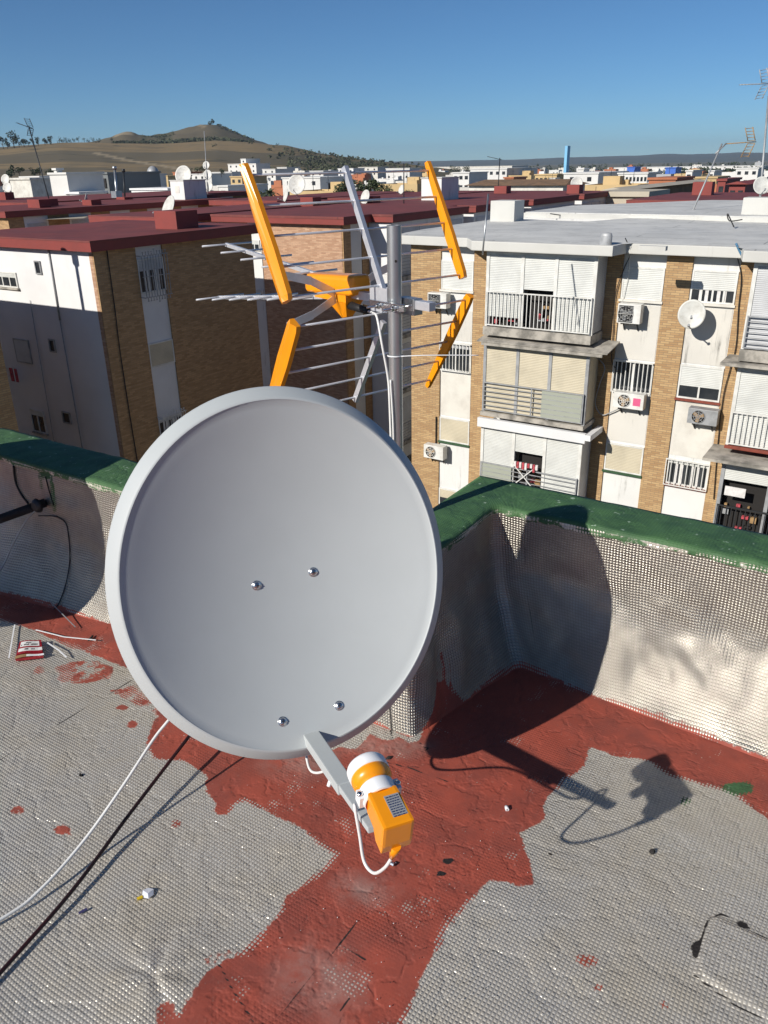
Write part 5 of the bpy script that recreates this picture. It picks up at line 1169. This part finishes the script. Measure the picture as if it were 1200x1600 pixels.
# ================================================================ LAND
def interp(x, pts): return float(np.interp(x, [p[0] for p in pts], [p[1] for p in pts]))
plat = [(-400, 262), (-100, 240), (0, 231), (60, 226), (100, 222), (160, 222), (185, 224), (250, 225), (340, 219), (400, 223), (450, 229), (500, 239), (550, 247), (600, 252), (640, 256.5), (700, 263), (800, 272)]
peak = [(-400, 275), (0, 250), (120, 232), (160, 223), (183, 214), (192, 209), (200, 206), (213, 206.5), (220, 211), (240, 213), (263, 210), (285, 203), (300, 199), (320, 196.5), (340, 196), (350, 199), (360, 204), (393, 219), (420, 228), (500, 243), (640, 262), (800, 280)]
def elev(x, y):                         # tan of elevation and unit heading
    d = ray(x, y); h = math.hypot(d.x, d.y); return d.z/h, Vector((d.x/h, d.y/h, 0))
D0, D1, D2 = 430, 1150, 1500
def hillz(x, d):
    e1_, _ = elev(x, interp(x, plat)); e2_, _ = elev(x, interp(x, peak)); z1 = CAM_H+e1_*D1; z2 = CAM_H+e2_*D2
    z1 = max(z1, GROUND-1); z2 = max(z2, GROUND-2)
    if d <= D0: return GROUND-.5
    if d <= D1: u = (d-D0)/(D1-D0); f = u**1.15*(1-.16*math.sin(math.pi*u)); return GROUND-.5+(z1-GROUND+.5)*f
    if d <= D2: u = (d-D1)/(D2-D1); u = u*u*(3-2*u); return z1+(z2-z1)*u-6*math.sin(math.pi*u)*(1 if z2 < z1 else .25)
    return z2-(d-D2)*.12
xs = [(-420+i*6) for i in range(200)]; dsn = [400+i*22 for i in range(34)]+[1150+i*16 for i in range(23)]+[1510+i*90 for i in range(8)]
V = []; scr = []; trk = []
for x in xs:
    _, h = elev(x, 250)
    for d in dsn:
        z = hillz(x, d); p = h*d; n_ = noise.noise(Vector((p.x*.012, p.y*.012, 3)))*3.0+noise.noise(Vector((p.x*.04, p.y*.04, 8)))*.9
        k = min(1, max(0, (d-450)/250)); V.append(Vector((p.x, p.y, z+n_*k*(0.6 if d < 1200 else 1.7)+(2.6*abs(noise.noise(Vector((p.x*.05, p.y*.05, 30))))*k if d > 1300 else 0))))
        s_ = 0
        if 178 < x < 400 and 1160 < d < 1250: s_ = 1
        if x > 410 and d > 700+.0*(x): s_ = max(s_, min(.6, (x-410)/90))
        if 225 < x < 275 and d > 1165: s_ = max(s_, .9)
        if 335 < x < 400 and d > 1300: s_ = max(s_, .35)
        scr.append(s_)
        t_ = 0
        y_ = 262-(d-430)*.055
        if abs((x-150)*.35-(1000-d)*.18) < 3 and 560 < d < 1000: t_ = .7
        if 183 < x < 216 and d > 1330: t_ = .55
        if abs(x-(318+(1500-d)*.05)) < 4 and d > 1380: t_ = .6
        if abs(d-620-(x-100)*.15) < 12 and 60 < x < 260: t_ = .45
        trk.append(t_)
nx_, nd_ = len(xs), len(dsn); faces = [(i*nd_+j, (i+1)*nd_+j, (i+1)*nd_+j+1, i*nd_+j+1) for i in range(nx_-1) for j in range(nd_-1)]
me = bpy.data.meshes.new('hill'); me.from_pydata(V, [], faces); me.materials.append(M['hill']); setattrs(me, dict(scrub=scr, track=trk)); me.polygons.foreach_set('use_smooth', [True]*len(faces))
hill = bpy.data.objects.new('hill', me); col.objects.link(hill); tag(hill, kind='structure')
# ground sheet
b = MB(); k = 24; Rg = 9000
b.v += [Vector((0, 0, GROUND))]+[Vector((Rg*math.cos(2*math.pi*i/k), Rg*math.sin(2*math.pi*i/k), GROUND)) for i in range(k)]
for i in range(k): b.face((0, 1+i, 1+(i+1) % k))
me = bpy.data.meshes.new('ground'); me.from_pydata(b.v, [], b.f); me.materials.append(M['ground']); o = bpy.data.objects.new('ground', me); col.objects.link(o); tag(o, kind='structure')
# far wooded ridge
rp = [(-300, 258), (400, 255), (600, 252.5), (640, 252), (707, 251), (757, 250), (800, 249.5), (840, 248), (880, 246), (930, 245), (962, 243.7), (1000, 243), (1040, 240), (1072, 241.2), (1127, 239.6), (1156, 237.8), (1190, 238.7), (1300, 236), (1500, 238)]
V = []; rows = [5200, 6000, 6800, 7600, 8600]; xr = [(-300+i*12) for i in range(150)]
for x in xr:
    e_, h = elev(x, interp(x, rp))
    zt = CAM_H+e_*7600
    for d, f in zip(rows, (0, .35, .72, 1, .4)): V.append(h*d+EZ*(GROUND+(zt-GROUND)*f+(9*noise.noise(Vector((x*.02, d*.002, 4))) if 0 < f < 1 else 2.5*noise.noise(Vector((x*.06, 1, 4))))))
nr = len(rows); faces = [(i*nr+j, (i+1)*nr+j, (i+1)*nr+j+1, i*nr+j+1) for i in range(len(xr)-1) for j in range(nr-1)]
me = bpy.data.meshes.new('hill'); me.from_pydata(V, [], faces); me.materials.append(M['ridge']); me.polygons.foreach_set('use_smooth', [True]*len(faces)); o = bpy.data.objects.new('hill', me); col.objects.link(o); tag(o, kind='structure')

# ================================================================ TREES
def leafblob(rr, c, rx, ry, rz, n, sz, b, mi=0):
    cl = [(rr.uniform(-.6, .6), rr.uniform(-.6, .6), rr.uniform(-.55, .7), rr.uniform(.35, .6)) for _ in range(max(4, n//45))]
    for k in range(n):
        q = rr.choice(cl); v = Vector((rr.gauss(0, 1), rr.gauss(0, 1), rr.gauss(0, 1))).normalized()*q[3]*rr.uniform(.6, 1.05)
        p = c+Vector(((q[0]+v.x)*rx, (q[1]+v.y)*ry, (q[2]+v.z)*rz))
        a = Vector((rr.gauss(0, 1), rr.gauss(0, 1), rr.gauss(0, .7))).normalized(); d = a.cross(Vector((rr.gauss(0, 1), rr.gauss(0, 1), rr.gauss(0, 1)))).normalized(); s = sz*rr.uniform(.5, 1.2)
        kk = len(b.v); b.v += [p-a*s, p-d*s*.6, p+a*s, p+d*s*.6]; b.face((kk, kk+1, kk+2, kk+3), mi)
tcount = {}
def tree(base, h, w_, lab, kind='leaf_d', n=260, group=None, cypress=False, cat='tree'):
    rr = random.Random(int(base.x*7+base.y)); root = thing('tree', base, lab, cat, group)
    b = MB(); b.tube([base-EZ*.3, base+EZ*h*.45, base+EZ*h*.8], [h*.035, h*.022, h*.008], 6)
    for k in range(4): a = rr.uniform(0, 6.28); b.tube([base+EZ*h*.35, base+EZ*h*.6+Vector((math.cos(a), math.sin(a), 0))*w_*.3], [h*.015, h*.005], 5)
    b.build('trunk', 'bark', root)
    b = MB(); leafblob(rr, base+EZ*h*.6, w_*.5, w_*.5, h*.42, n, h*.075 if not cypress else h*.04, b); b.build('crown', kind, root); return root
def treepx(x, ytop, d, hpx, wpx, lab, kind='leaf_d', n=260, **k):
    e_, h = elev(x, ytop); P = h*d; z = CAM_H+e_*d; sc_ = d/1362*1.02; hh = hpx*sc_; return tree(Vector((P.x, P.y, z-hh)), hh, wpx*sc_, lab, kind, n, **k)
tr = random.Random(21)
g1 = 'trees standing along the crest of the left hill'
for i, (x, yt, hp, wp_) in enumerate(((2, 214, 17, 12), (9, 216, 14, 9), (18, 207, 23, 16), (27, 212, 16, 11), (35, 213, 15, 13), (43, 217, 9, 9), (50, 216, 11, 8), (58, 215, 13, 8), (68, 212, 14, 10), (77, 211, 15, 8))):
    treepx(x, yt, 1120, hp, wp_, ('dark tree in the row at the left end of the hill crest', 'tallest dark tree in the row at the left end of the hill crest')[i == 2], n=170, group=g1)
for i, x in enumerate((92, 97, 103, 110, 116, 122, 131, 139, 144, 148, 154, 173)):
    treepx(x, 214+tr.uniform(0, 3), 1150, 7+tr.uniform(0, 3), 8, 'low dark tree along the middle of the left hill crest', n=90, group='low trees along the middle of the hill crest')
treepx(329, 186, 1485, 15, 11, 'single round tree standing on the hill summit', n=200)
for x, y in ((268, 204), (285, 201), (262, 207), (366, 204), (375, 209), (383, 213), (390, 216)):
    treepx(x, y, 1480, 5, 6, 'small shrubby tree on the flank of the hill summit', n=50, group='small trees flanking the hill summit')
g2 = 'trees among the houses at the hill foot'
for x, y, hp, wp_ in ((14, 256, 22, 18), (28, 259, 16, 14), (52, 262, 14, 14), (60, 260, 16, 15), (78, 264, 12, 12), (135, 266, 9, 10), (296, 262, 9, 12), (308, 258, 12, 16), (318, 256, 14, 12), (345, 262, 12, 12)):
    treepx(x, y, 330, hp, wp_, 'dark tree between the houses at the foot of the hill', n=200, group=g2)
g3 = 'green trees behind the central red roofs'
for x, y, hp, wp_ in ((530, 287, 22, 22), (545, 281, 26, 24), (562, 284, 24, 22), (578, 281, 26, 22), (592, 284, 22, 20), (606, 290, 16, 18), (536, 292, 18, 20), (640, 296, 12, 16), (412, 298, 14, 20)):
    treepx(x, y, 130, hp, wp_, 'green tree in the clump behind the central red roofs', 'leaf_m', n=420, group=g3)
treepx(586, 274, 131, 32, 9, 'slim dark cypress rising out of the green clump behind the central roofs', n=260)
g4 = 'trees among the far houses on the plain'
for x, y, hp in ((708, 258, 12), (716, 259, 11), (728, 259, 12), (732, 261, 9), (890, 262, 10), (898, 264, 8), (1015, 262, 8), (876, 258, 6), (840, 256, 5), (1003, 256, 6)):
    treepx(x, y, 620, hp, hp*1.2, 'dark tree among the white houses of the plain', n=150, group=g4)
b = MB(); rr = random.Random(5)                       # continuous belts of far trees read as one mass
for k in range(230):
    x = rr.uniform(1035, 1215) if k < 130 else rr.uniform(640, 1215); e_, h = elev(x, 262+rr.uniform(0, 8)); d = rr.uniform(640, 760) if k < 130 else rr.uniform(1200, 1700)
    leafblob(rr, Vector((h.x*d, h.y*d, GROUND+rr.uniform(2, 4.5))), 6, 6, 4 if k < 130 else 6, 45, 1.3, b)
o = b.build('tree_belt', 'leaf_d'); tag(o, kind='stuff')
b = MB(); rr = random.Random(6)                       # scrub on the hill
for k in range(1150):
    if k < 520: x = rr.uniform(183, 398); d = rr.uniform(1165, 1240)
    elif k < 620: x = rr.uniform(225, 275); d = rr.uniform(1240, 1400)
    elif k < 700: x = rr.uniform(345, 398); d = rr.uniform(1380, 1500)
    else: x = rr.gauss(540, 60); d = rr.uniform(650, 1150)
    if not -200 < x < 690: continue
    _, h = elev(x, 250); z = hillz(x, d); leafblob(rr, Vector((h.x*d, h.y*d, z+1.2)), 3.6, 3.6, 2.1, 10, 1.6, b)
o = b.build('scrub', simple('dry_scrub', (.075, .08, .04), .9, 0, .6, .02, (.04, .05, .025))); tag(o, kind='stuff')
# palm
e_, h = elev(421, 296); pb_ = h*128+EZ*(CAM_H+e_*128-2.0); root = thing('palm_tree', pb_, 'small palm tree left of the white house behind the central red roofs', 'palm tree')
b = MB(); b.tube([pb_-EZ*4, pb_+EZ*1.5], .25, 8); b.build('trunk', 'bark', root)
b = MB(); rr = random.Random(1)
for k in range(26):
    a = rr.uniform(0, 6.28); el = rr.uniform(-.1, 1.1); L_ = 2.2; p = pb_+EZ*1.5; hd = Vector((math.cos(a), math.sin(a), 0)); prev = p
    sdv = Vector((-hd.y, hd.x, 0))
    for j in range(1, 6): u = j/5; q_ = p+hd*L_*u*math.cos(el)+EZ*(L_*u*math.sin(el)-1.3*u*u); w_ = .28*(1-u*.7); kk = len(b.v); b.v += [prev-sdv*w_-EZ*.06, prev+sdv*w_-EZ*.06, q_+sdv*w_*.8, q_-sdv*w_*.8]; b.face((kk, kk+1, kk+2, kk+3)); prev = q_
b.build('fronds', 'leaf_m', root)

# ================================================================ THE TOWN
far_mats = [simple('far_white_wall', (.66, .65, .62), .85, 0, .12, .15), M['glass'], M['lightplaster'], M['tileroof']]
def housemesh(w_, d_, h, rr, wall, hut=True, tile=False):
    """one small building as one mesh: walls with openings, parapet, roof hut"""
    b = MB(); b.hexa([E1*-w_/2+E2*-d_/2, E1*w_/2+E2*-d_/2, E1*w_/2+E2*d_/2, E1*-w_/2+E2*d_/2]+[p+EZ*h for p in (E1*-w_/2+E2*-d_/2, E1*w_/2+E2*-d_/2, E1*w_/2+E2*d_/2, E1*-w_/2+E2*d_/2)], 0)
    def gb(s0, s1, t0, t1, z0, z1, mi): b.gbox(s0, s1, t0, t1, z0, z1, mi)
    nf = max(1, int(h/2.9))
    for f in range(nf):
        z = h-2.2-f*2.9
        n = max(1, int(w_/2.8))
        for k in range(n):
            if rr.random() < .2: continue
            u = lerp(-w_/2, w_/2, (k+.5)/n); ww = rr.choice((.45, .55, .9)); gb(u-ww, u+ww, -d_/2-.05, -d_/2, z-rr.choice((0, .9)), z+1.2, 1)
        n = max(1, int(d_/3.4))
        for k in range(n):
            if rr.random() < .3: continue
            u = lerp(-d_/2, d_/2, (k+.5)/n); gb(w_/2, w_/2+.05, u-.5, u+.5, z, z+1.2, 1)
    if tile:
        k = len(b.v); b.v += [E1*-w_*.53+E2*-d_*.53+EZ*h, E1*w_*.53+E2*-d_*.53+EZ*h, E1*w_*.53+E2*d_*.53+EZ*h, E1*-w_*.53+E2*d_*.53+EZ*h, E1*-w_*.53+EZ*(h+1.8), E1*w_*.53+EZ*(h+1.8)]
        for q in ((0, 1, 5, 4), (2, 3, 4, 5), (1, 2, 5), (3, 0, 4), (3, 2, 1, 0)): b.face([k+i for i in q], 3)
    else:
        for (s0, s1, t0, t1) in ((-w_/2, w_/2, -d_/2, -d_/2+.2), (-w_/2, w_/2, d_/2-.2, d_/2), (-w_/2, -w_/2+.2, -d_/2+.2, d_/2-.2), (w_/2-.2, w_/2, -d_/2+.2, d_/2-.2)): gb(s0, s1, t0, t1, h, h+.9, 0)
        if hut:
            a = rr.uniform(-w_*.3, w_*.15); gb(a, a+rr.uniform(2, 3.5), 0, rr.uniform(2.5, 4), h+.01, h+2.4, 0)
            if rr.random() < .5: a = rr.uniform(-w_*.4, w_*.3); gb(a, a+.6, -d_*.2, -d_*.2+.6, h+.01, h+1.6, 2)
    for i in range(rr.randint(1, 4)):
        a, c = rr.uniform(-w_*.4, w_*.3), rr.uniform(-d_*.4, d_*.3); q = rr.uniform(.5, 1.6); gb(a, a+q, c, c+q*rr.uniform(.6, 1.4), h+.012, h+rr.uniform(.8, 1.7), rr.choice((0, 0, 2, 3)))
    for i in range(rr.randint(0, 3)): a, c = rr.uniform(-w_*.4, w_*.4), rr.uniform(-d_*.3, d_*.3); gb(a, a+.07, c, c+.07, h, h+rr.uniform(2.5, 4), 1); gb(a-.5, a+.55, c, c+.05, h+2.3, h+2.36, 1)
    me = bpy.data.meshes.new('house'); me.from_pydata(b.v, [], b.f); me.materials.append(wall)
    for x in far_mats[1:]: me.materials.append(x)
    me.polygons.foreach_set('material_index', b.mi); return me
walls = [(far_mats[0], 'white'), (far_mats[0], 'white'), (far_mats[0], 'white'), (M['lightplaster'], 'cream'), (M['ochre'], 'ochre'), (M['terracotta'], 'terracotta'), (simple('far_grey_wall', (.36, .37, .38), .85), 'grey'), (simple('far_pale_wall', (.52, .50, .46), .85), 'pale')]
protos = []; rr = random.Random(77)
for i in range(34):
    wl = walls[rr.choice((0, 1, 2, 0, 1, 2, 3, 3, 4, 5, 6, 7, 7))]; tile = rr.random() < .12; w_, d_, h = rr.uniform(5, 12), rr.uniform(6, 11), rr.choice((3.4, 6.2, 6.2, 6.4, 7.4, 9.0)); protos.append((housemesh(w_, d_, h, rr, wl[0], rr.random() < .7, tile), wl[1], tile, w_, h))
def zone(x, d):
    a = 'left of the dish stack' if x < 320 else ('between the orange end caps' if x < 670 else ('left of the blue tower' if x < 883 else 'right of the blue tower'))
    r_ = 'near' if d < 260 else ('middle' if d < 560 else 'far'); return a, r_
specials = []
def sb(name, x0, x1, yt, t, dep, mat, lab, wins=(2, 2), roof='flat', xs_=None, zb=None, cat='building', top=None, wmat='glass'):
    s0, z1 = att(x0, yt, t); s1, _ = att(x1, yt, t); z0 = GROUND if zb is None else zb
    root = thing(name, G((s0+s1)/2, t+dep/2, z0), lab, cat); b = MB(); b.gbox(s0, s1, t, t+dep, z0, z1); b.build('wall', mat, root)
    if roof == 'flat':
        b = MB(); e = .25; b.gbox(s0-e, s1+e, t-e, t+dep+e, z1, z1+.35); b.build('roof', top or mat, root)
    elif roof == 'gable':
        b = MB(); k = (s1-s0); mid = (t+dep/2); e = .6; b.v += [G(s0-e, t-e, z1), G(s1+e, t-e, z1), G(s1+e, t+dep+e, z1), G(s0-e, t+dep+e, z1), G((s0+s1)/2, t-e, z1+k*.18), G((s0+s1)/2, t+dep+e, z1+k*.18)]
        for q in ((0, 4, 5, 3), (1, 2, 5, 4), (0, 1, 4), (2, 3, 5), (3, 2, 1, 0)): b.face(q)
        b.build('roof', top or 'beigeroof', root, fix=True)
    elif roof == 'tile':
        b = MB(); e = .6; rise = .75; b.v += [G(s0-e, t-e, z1), G(s1+e, t-e, z1), G(s1+e, t+dep+e, z1), G(s0-e, t+dep+e, z1), G(s0+e, t+dep/2, z1+rise), G(s1-e, t+dep/2, z1+rise)]
        for q in ((0, 1, 5, 4), (2, 3, 4, 5), (1, 2, 5), (3, 0, 4), (3, 2, 1, 0)): b.face(q)
        b.build('roof', 'tileroof', root, fix=True)
    nx, nf = wins
    for f in range(nf):
        for k in range(nx):
            u = lerp(s0, s1, (k+.5)/nx); ww = min(.6, (s1-s0)/nx*.3); b = MB(); b.gbox(u-ww, u+ww, t-.06, t-.005, z1-1.9-2.9*f, z1-.8-2.9*f); b.build('window', wmat, root)
    c = ((x0+x1)/2, t); specials.append((s0-3, s1+3, t-3, t+dep+3)); return root, s0, s1, z1
r_, a_, c_, z_ = sb('house', 441, 500, 279, 205, 16, far_mats[0], 'white house with small dark windows behind the large grey dish on the central roofs', (3, 2))
b = MB(); b.gbox(c_, c_+.05, 209, 212, z_-4.5, z_-1.5); b.gbox(c_, c_+.05, 215, 218, z_-4.5, z_-1.5); b.build('garage_opening', 'dark', r_)
r_, a_, c_, z_ = sb('apartment_building', 106, 168, 273, 118, 14, simple('dark_grey_render', (.16, .17, .17), .8), 'dark grey modern apartment building with wide balconies right of the white tower block', (0, 0))
for k in range(3):
    for f in range(2): b = MB(); u0 = lerp(a_, c_, (k+.25)/3); u1 = lerp(a_, c_, (k+.85)/3); b.gbox(u0, u1, 117.8, 118, z_-2.6-2.5*f, z_-.8-2.5*f); b.build('balcony_opening', 'dark', r_)
sb('house', 77, 104, 273, 100, 8, far_mats[0], 'bright white tower-like house just left of the dark grey apartment building', (0, 0))
sb('house', 104, 124, 303, 100, 6, 'whiteclean', 'low shaded white wall below the bright tower-like house', (0, 0))
sb('house', 84, 88, 266, 100.5, 1.2, far_mats[0], 'slim white chimney tower on the bright house at left', (0, 0))
sb('house', 15, 47, 281, 105, 8, M['lightplaster'], 'plain beige wall of a house left of the leaning pole', (0, 0))
sb('house', 32, 62, 278, 125, 10, far_mats[0], 'white house with terrace behind the plain beige wall', (3, 1))
sb('house', 205, 262, 297, 120, 8, 'whiteclean', 'long shaded white parapet house right of the two flues', (5, 1))
r_, a_, c_, z_ = sb('chapel', 220, 234, 274, 170, 6, far_mats[0], 'small white chapel-like house with a grey dome', (1, 1))
b = MB(); cc_ = G((a_+c_)/2, 173, z_+.35); b.lathe([(1.7, 0), (1.6, .8), (1.2, 1.5), (.6, 1.95), (.0001, 2.1)], cc_, E1, E2, EZ, seg=16); b.build('dome', 'greymetal', r_)
for i, (x0, x1, yt, t, mt, lab) in enumerate(((356, 400, 257, 430, far_mats[0], 'large white complex on the hill foot left of the first orange end cap'), (376, 384, 249, 436, far_mats[0], 'white stair tower on the large white complex'), (330, 362, 270, 330, far_mats[0], 'long white low house right of the dish stack'), (292, 330, 273, 300, far_mats[0], 'white terrace house behind the dish stack'), (270, 285, 270, 320, M['terracotta'], 'reddish house left of the dish stack'), (240, 262, 276, 260, M['ochre'], 'ochre house between the dome and the stair hut'),
        (360, 378, 277, 240, M['ochre'], 'ochre house wall right of the stair hut'), (341, 356, 292, 150, far_mats[0], 'small white house beside a grey tank behind the left roofs'), (410, 430, 265, 420, far_mats[0], 'white house on the hill foot right of the first orange end cap'), (433, 448, 262, 470, far_mats[0], 'white narrow house with a pointed mast behind it'), (484, 505, 268, 380, far_mats[0], 'white house with dark roof edge above the grey dish'), (528, 552, 264, 500, M['whiteclean'], 'grey white long block seen behind the aerial spine'), (560, 590, 262, 520, M['lightplaster'], 'cream row of houses right of the aerial spine'), (603, 640, 264, 420, far_mats[0], 'white row with balconies left of the right stair hut'))):
    sb('house', x0, x1, yt, t, 14, mt, lab, (max(1, (x1-x0)//8), 2), zb=GROUND)
sb('house', 735, 792, 265, 300, 22, far_mats[0], 'broad white house with a shaded right side behind the thin steel pole', (6, 2))
sb('house', 708, 733, 271, 260, 14, far_mats[0], 'white house with a dark porch right of the right stair hut', (3, 2))
sb('house', 808, 822, 264, 330, 12, far_mats[0], 'white two storey house with arched openings right of the broad white house', (2, 2))
sb('warehouse', 733, 880, 290, 118, 9, M['lightplaster'], 'long low building with a brown tile roof behind the red roofs right of centre', (7, 1), 'tile')
sb('house', 788, 802, 279, 200, 8, M['terracotta'], 'small dark red house above the brown tile roof', (0, 0))
sb('house', 881, 935, 272, 230, 26, far_mats[0], 'large white house with two small windows below the blue tower', (2, 2))
sb('house', 903, 912, 265, 250, 5, far_mats[0], 'white roof tower standing on the large white house', (0, 0))
sb('house', 836, 870, 274, 260, 14, M['ochre'], 'yellowish house with arches left of the large white house', (5, 1))
sb('shed', 951, 972, 297, 74, 30, 'tileroof', 'brown barn-like shed with a wide beige sheet roof', (0, 0), 'gable')
sb('house', 936, 1010, 307, 62, 5, 'beigeroof', 'long cream wall with orange lower panels behind the grey white roof', (0, 0))
b = MB(); s0, z1 = att(937, 318, 61.9); s1, z0 = att(1004, 330, 61.9); 
for k in range(4): b.gbox(lerp(s0, s1, k/4)+.08, lerp(s0, s1, (k+1)/4)-.08, 61.85, 61.95, z0, z1)
o = b.build('orange_panels', simple('orange_panel', (.52, .19, .05), .7)); o.parent = bpy.data.objects[[x.name for x in bpy.data.objects if x.get('label', '').startswith('long cream wall')][0]]; o.location = o.location-PL[o.parent.name]
sb('apartment_building', 1014, 1056, 281, 150, 12, M['terracotta'], 'terracotta apartment building with a row of small windows', (5, 1))
sb('house', 966, 1012, 272, 240, 14, far_mats[0], 'white building with a row of tall windows left of the terracotta building', (8, 1))
sb('house', 980, 992, 262, 420, 10, simple('blue_roof_sign', (.03, .12, .48), .5), 'bright blue box-like building on the plain left of the terracotta building', (0, 0))
sb('house', 1040, 1056, 263, 400, 10, bpy.data.materials['blue_roof_sign'], 'second bright blue box-like building above the terracotta building', (0, 0))
sb('warehouse', 950, 1188, 262.5, 900, 60, far_mats[0], 'very long low white factory stretched along the plain under the ridge', (0, 0))
sb('warehouse', 640, 800, 262, 1000, 50, M['lightplaster'], 'long pale factory on the plain right of the hill end', (0, 0))
for i, (x0, x1, yt, t, mt, lab) in enumerate(((1072, 1082, 268, 260, far_mats[0], 'slim white house left of the far tree belt'), (1085, 1120, 279, 200, M['ochre'], 'cream yellow villa in front of the far tree belt'), (1108, 1116, 268, 300, far_mats[0], 'small white tower house inside the tree belt'), (1150, 1185, 264, 330, far_mats[0], 'white house with columns right of the leaning pole'), (1122, 1134, 283, 150, M['redfascia'], 'small bright red house behind the low red roof'), (1140, 1165, 288, 130, M['redfascia'], 'red gabled house near the leaning pole'))):
    sb('house', x0, x1, yt, t, 12, mt, lab, (max(1, (x1-x0)//9), 2), 'gable' if 'gabled' in lab else 'flat', top='redfascia' if 'gabled' in lab else None)
# blue tower
s0, z1 = att(883, 228, 560); s1, _ = att(889.5, 228, 560)
b = MB(); k_ = len(b.v); b.prism([tuple(G(s, t)[:2]) for s, t in ((s0, 560), (s1-.7, 559), (s1, 561), (s1-.3, 563), (s0, 563))], GROUND, z1); o = b.build('water_tower', 'blue'); tag(o, 'tall slim light blue tower rising above the horizon', 'tower')
def hit(s, t):
    return any(a < s < b_ and c < t < d_ for a, b_, c, d_ in specials)
ti = 0; rr = random.Random(99); HG = {}
for d, st_ in ((150, 12), (180, 12), (212, 12), (245, 12), (280, 12), (320, 13), (365, 14), (415, 15), (470, 17), (535, 19), (610, 21), (700, 24), (820, 28), (960, 33), (1100, 38)):
    x = -20+rr.uniform(0, 10)
    while x < 1225:
        px = st_/d*1362; dd = d*rr.uniform(.93, 1.07); _, h = elev(x, 255); P = h*dd; s_, t_ = P.dot(E1), P.dot(E2)
        if not hit(s_, t_) and not (x < 470 and d > 480) and not (470 <= x < 680 and d > 620) and not (520 < x < 612 and d < 200) and rr.random() < .92 and not (x > 1040 and 600 < d < 780):
            me, wc, tile, w_, hh = protos[rr.randrange(len(protos))]
            zb = max(GROUND, hillz(x, dd)) if dd > D0 and x < 690 else GROUND
            o = bpy.data.objects.new('house', me); col.objects.link(o); o.location = (P.x, P.y, zb-.3); o.rotation_euler.z = rr.choice((0, 0, 0, R(90), R(180)))+R(rr.uniform(-4, 4))
            a, r2_ = zone(x, d); HG.setdefault((wc, tile, r2_, a), []).append((x, o)); ti += 1
        x += px*rr.uniform(.8, 1.25)
ORD = ['first', 'second', 'third', 'fourth', 'fifth', 'sixth', 'seventh', 'eighth', 'ninth', 'tenth', 'eleventh', 'twelfth', 'thirteenth', 'fourteenth', 'fifteenth', 'sixteenth', 'seventeenth', 'eighteenth', 'nineteenth', 'twentieth']
for (wc, tile, r2_, a), L_ in HG.items():
    L_.sort(key=lambda q: q[0])
    for i, (x, o) in enumerate(L_):
        rf_ = 'tile roofed' if tile else 'flat roofed'
        tag(o, (f'only {wc} {rf_} house in {r2_} rows of town, {a}' if len(L_) == 1 else f'{ORD[min(i, 19)]} {wc} {rf_} house from left, {r2_} rows of town, {a}'), 'house', f'{wc} {rf_} houses in the {r2_} rows of town, {a}')
for key_, txt in (('dark tree in the row at the left end of the hill crest', 'dark tree from left at the left end of the hill crest'), ('low dark tree along the middle of the left hill crest', 'low dark tree from left along the middle of the hill crest'), ('small shrubby tree on the flank of the hill summit', 'small shrubby tree from left on the hill summit flanks'), ('dark tree between the houses at the foot of the hill', 'dark tree from left among houses at the hill foot'), ('green tree in the clump behind the central red roofs', 'green tree from left behind the central red roofs'), ('dark tree among the white houses of the plain', 'dark tree from left among the white houses of the plain')):
    L_ = [o for o in bpy.data.objects if o.get('label') == key_]; L_.sort(key=lambda o: o.location.x/o.location.y)
    for i, o in enumerate(L_): o['label'] = ORD[i]+' '+txt
for o in bpy.data.objects:
    if o.get('label') and not 4 <= len(o['label'].replace('-', ' ').split()) <= 16: print('LABEL', len(o['label'].split()), o.name, '|', o['label'])
print('town houses', ti)
# ================================================================ AIR
b = MB(); b.hexa([Vector((x, y, z)) for z in (GROUND-1.2, 175) for x, y in ((-9200, -9200), (9200, -9200), (9200, 9200), (-9200, 9200))])
me = bpy.data.meshes.new('haze'); me.from_pydata(b.v, [], b.f); hz = bpy.data.objects.new('haze', me); col.objects.link(hz); tag(hz, kind='stuff')
hm = bpy.data.materials.new('thin_haze'); hm.use_nodes = True; hn = hm.node_tree; hn.nodes.clear()
ho = hn.nodes.new('ShaderNodeOutputMaterial'); hv = hn.nodes.new('ShaderNodeVolumePrincipled'); hn.links.new(hv.outputs[0], ho.inputs['Volume'])
hv.inputs['Density'].default_value = 8e-5; hv.inputs['Color'].default_value = (.62, .76, .95, 1); hv.inputs['Anisotropy'].default_value = .2
me.materials.append(hm)
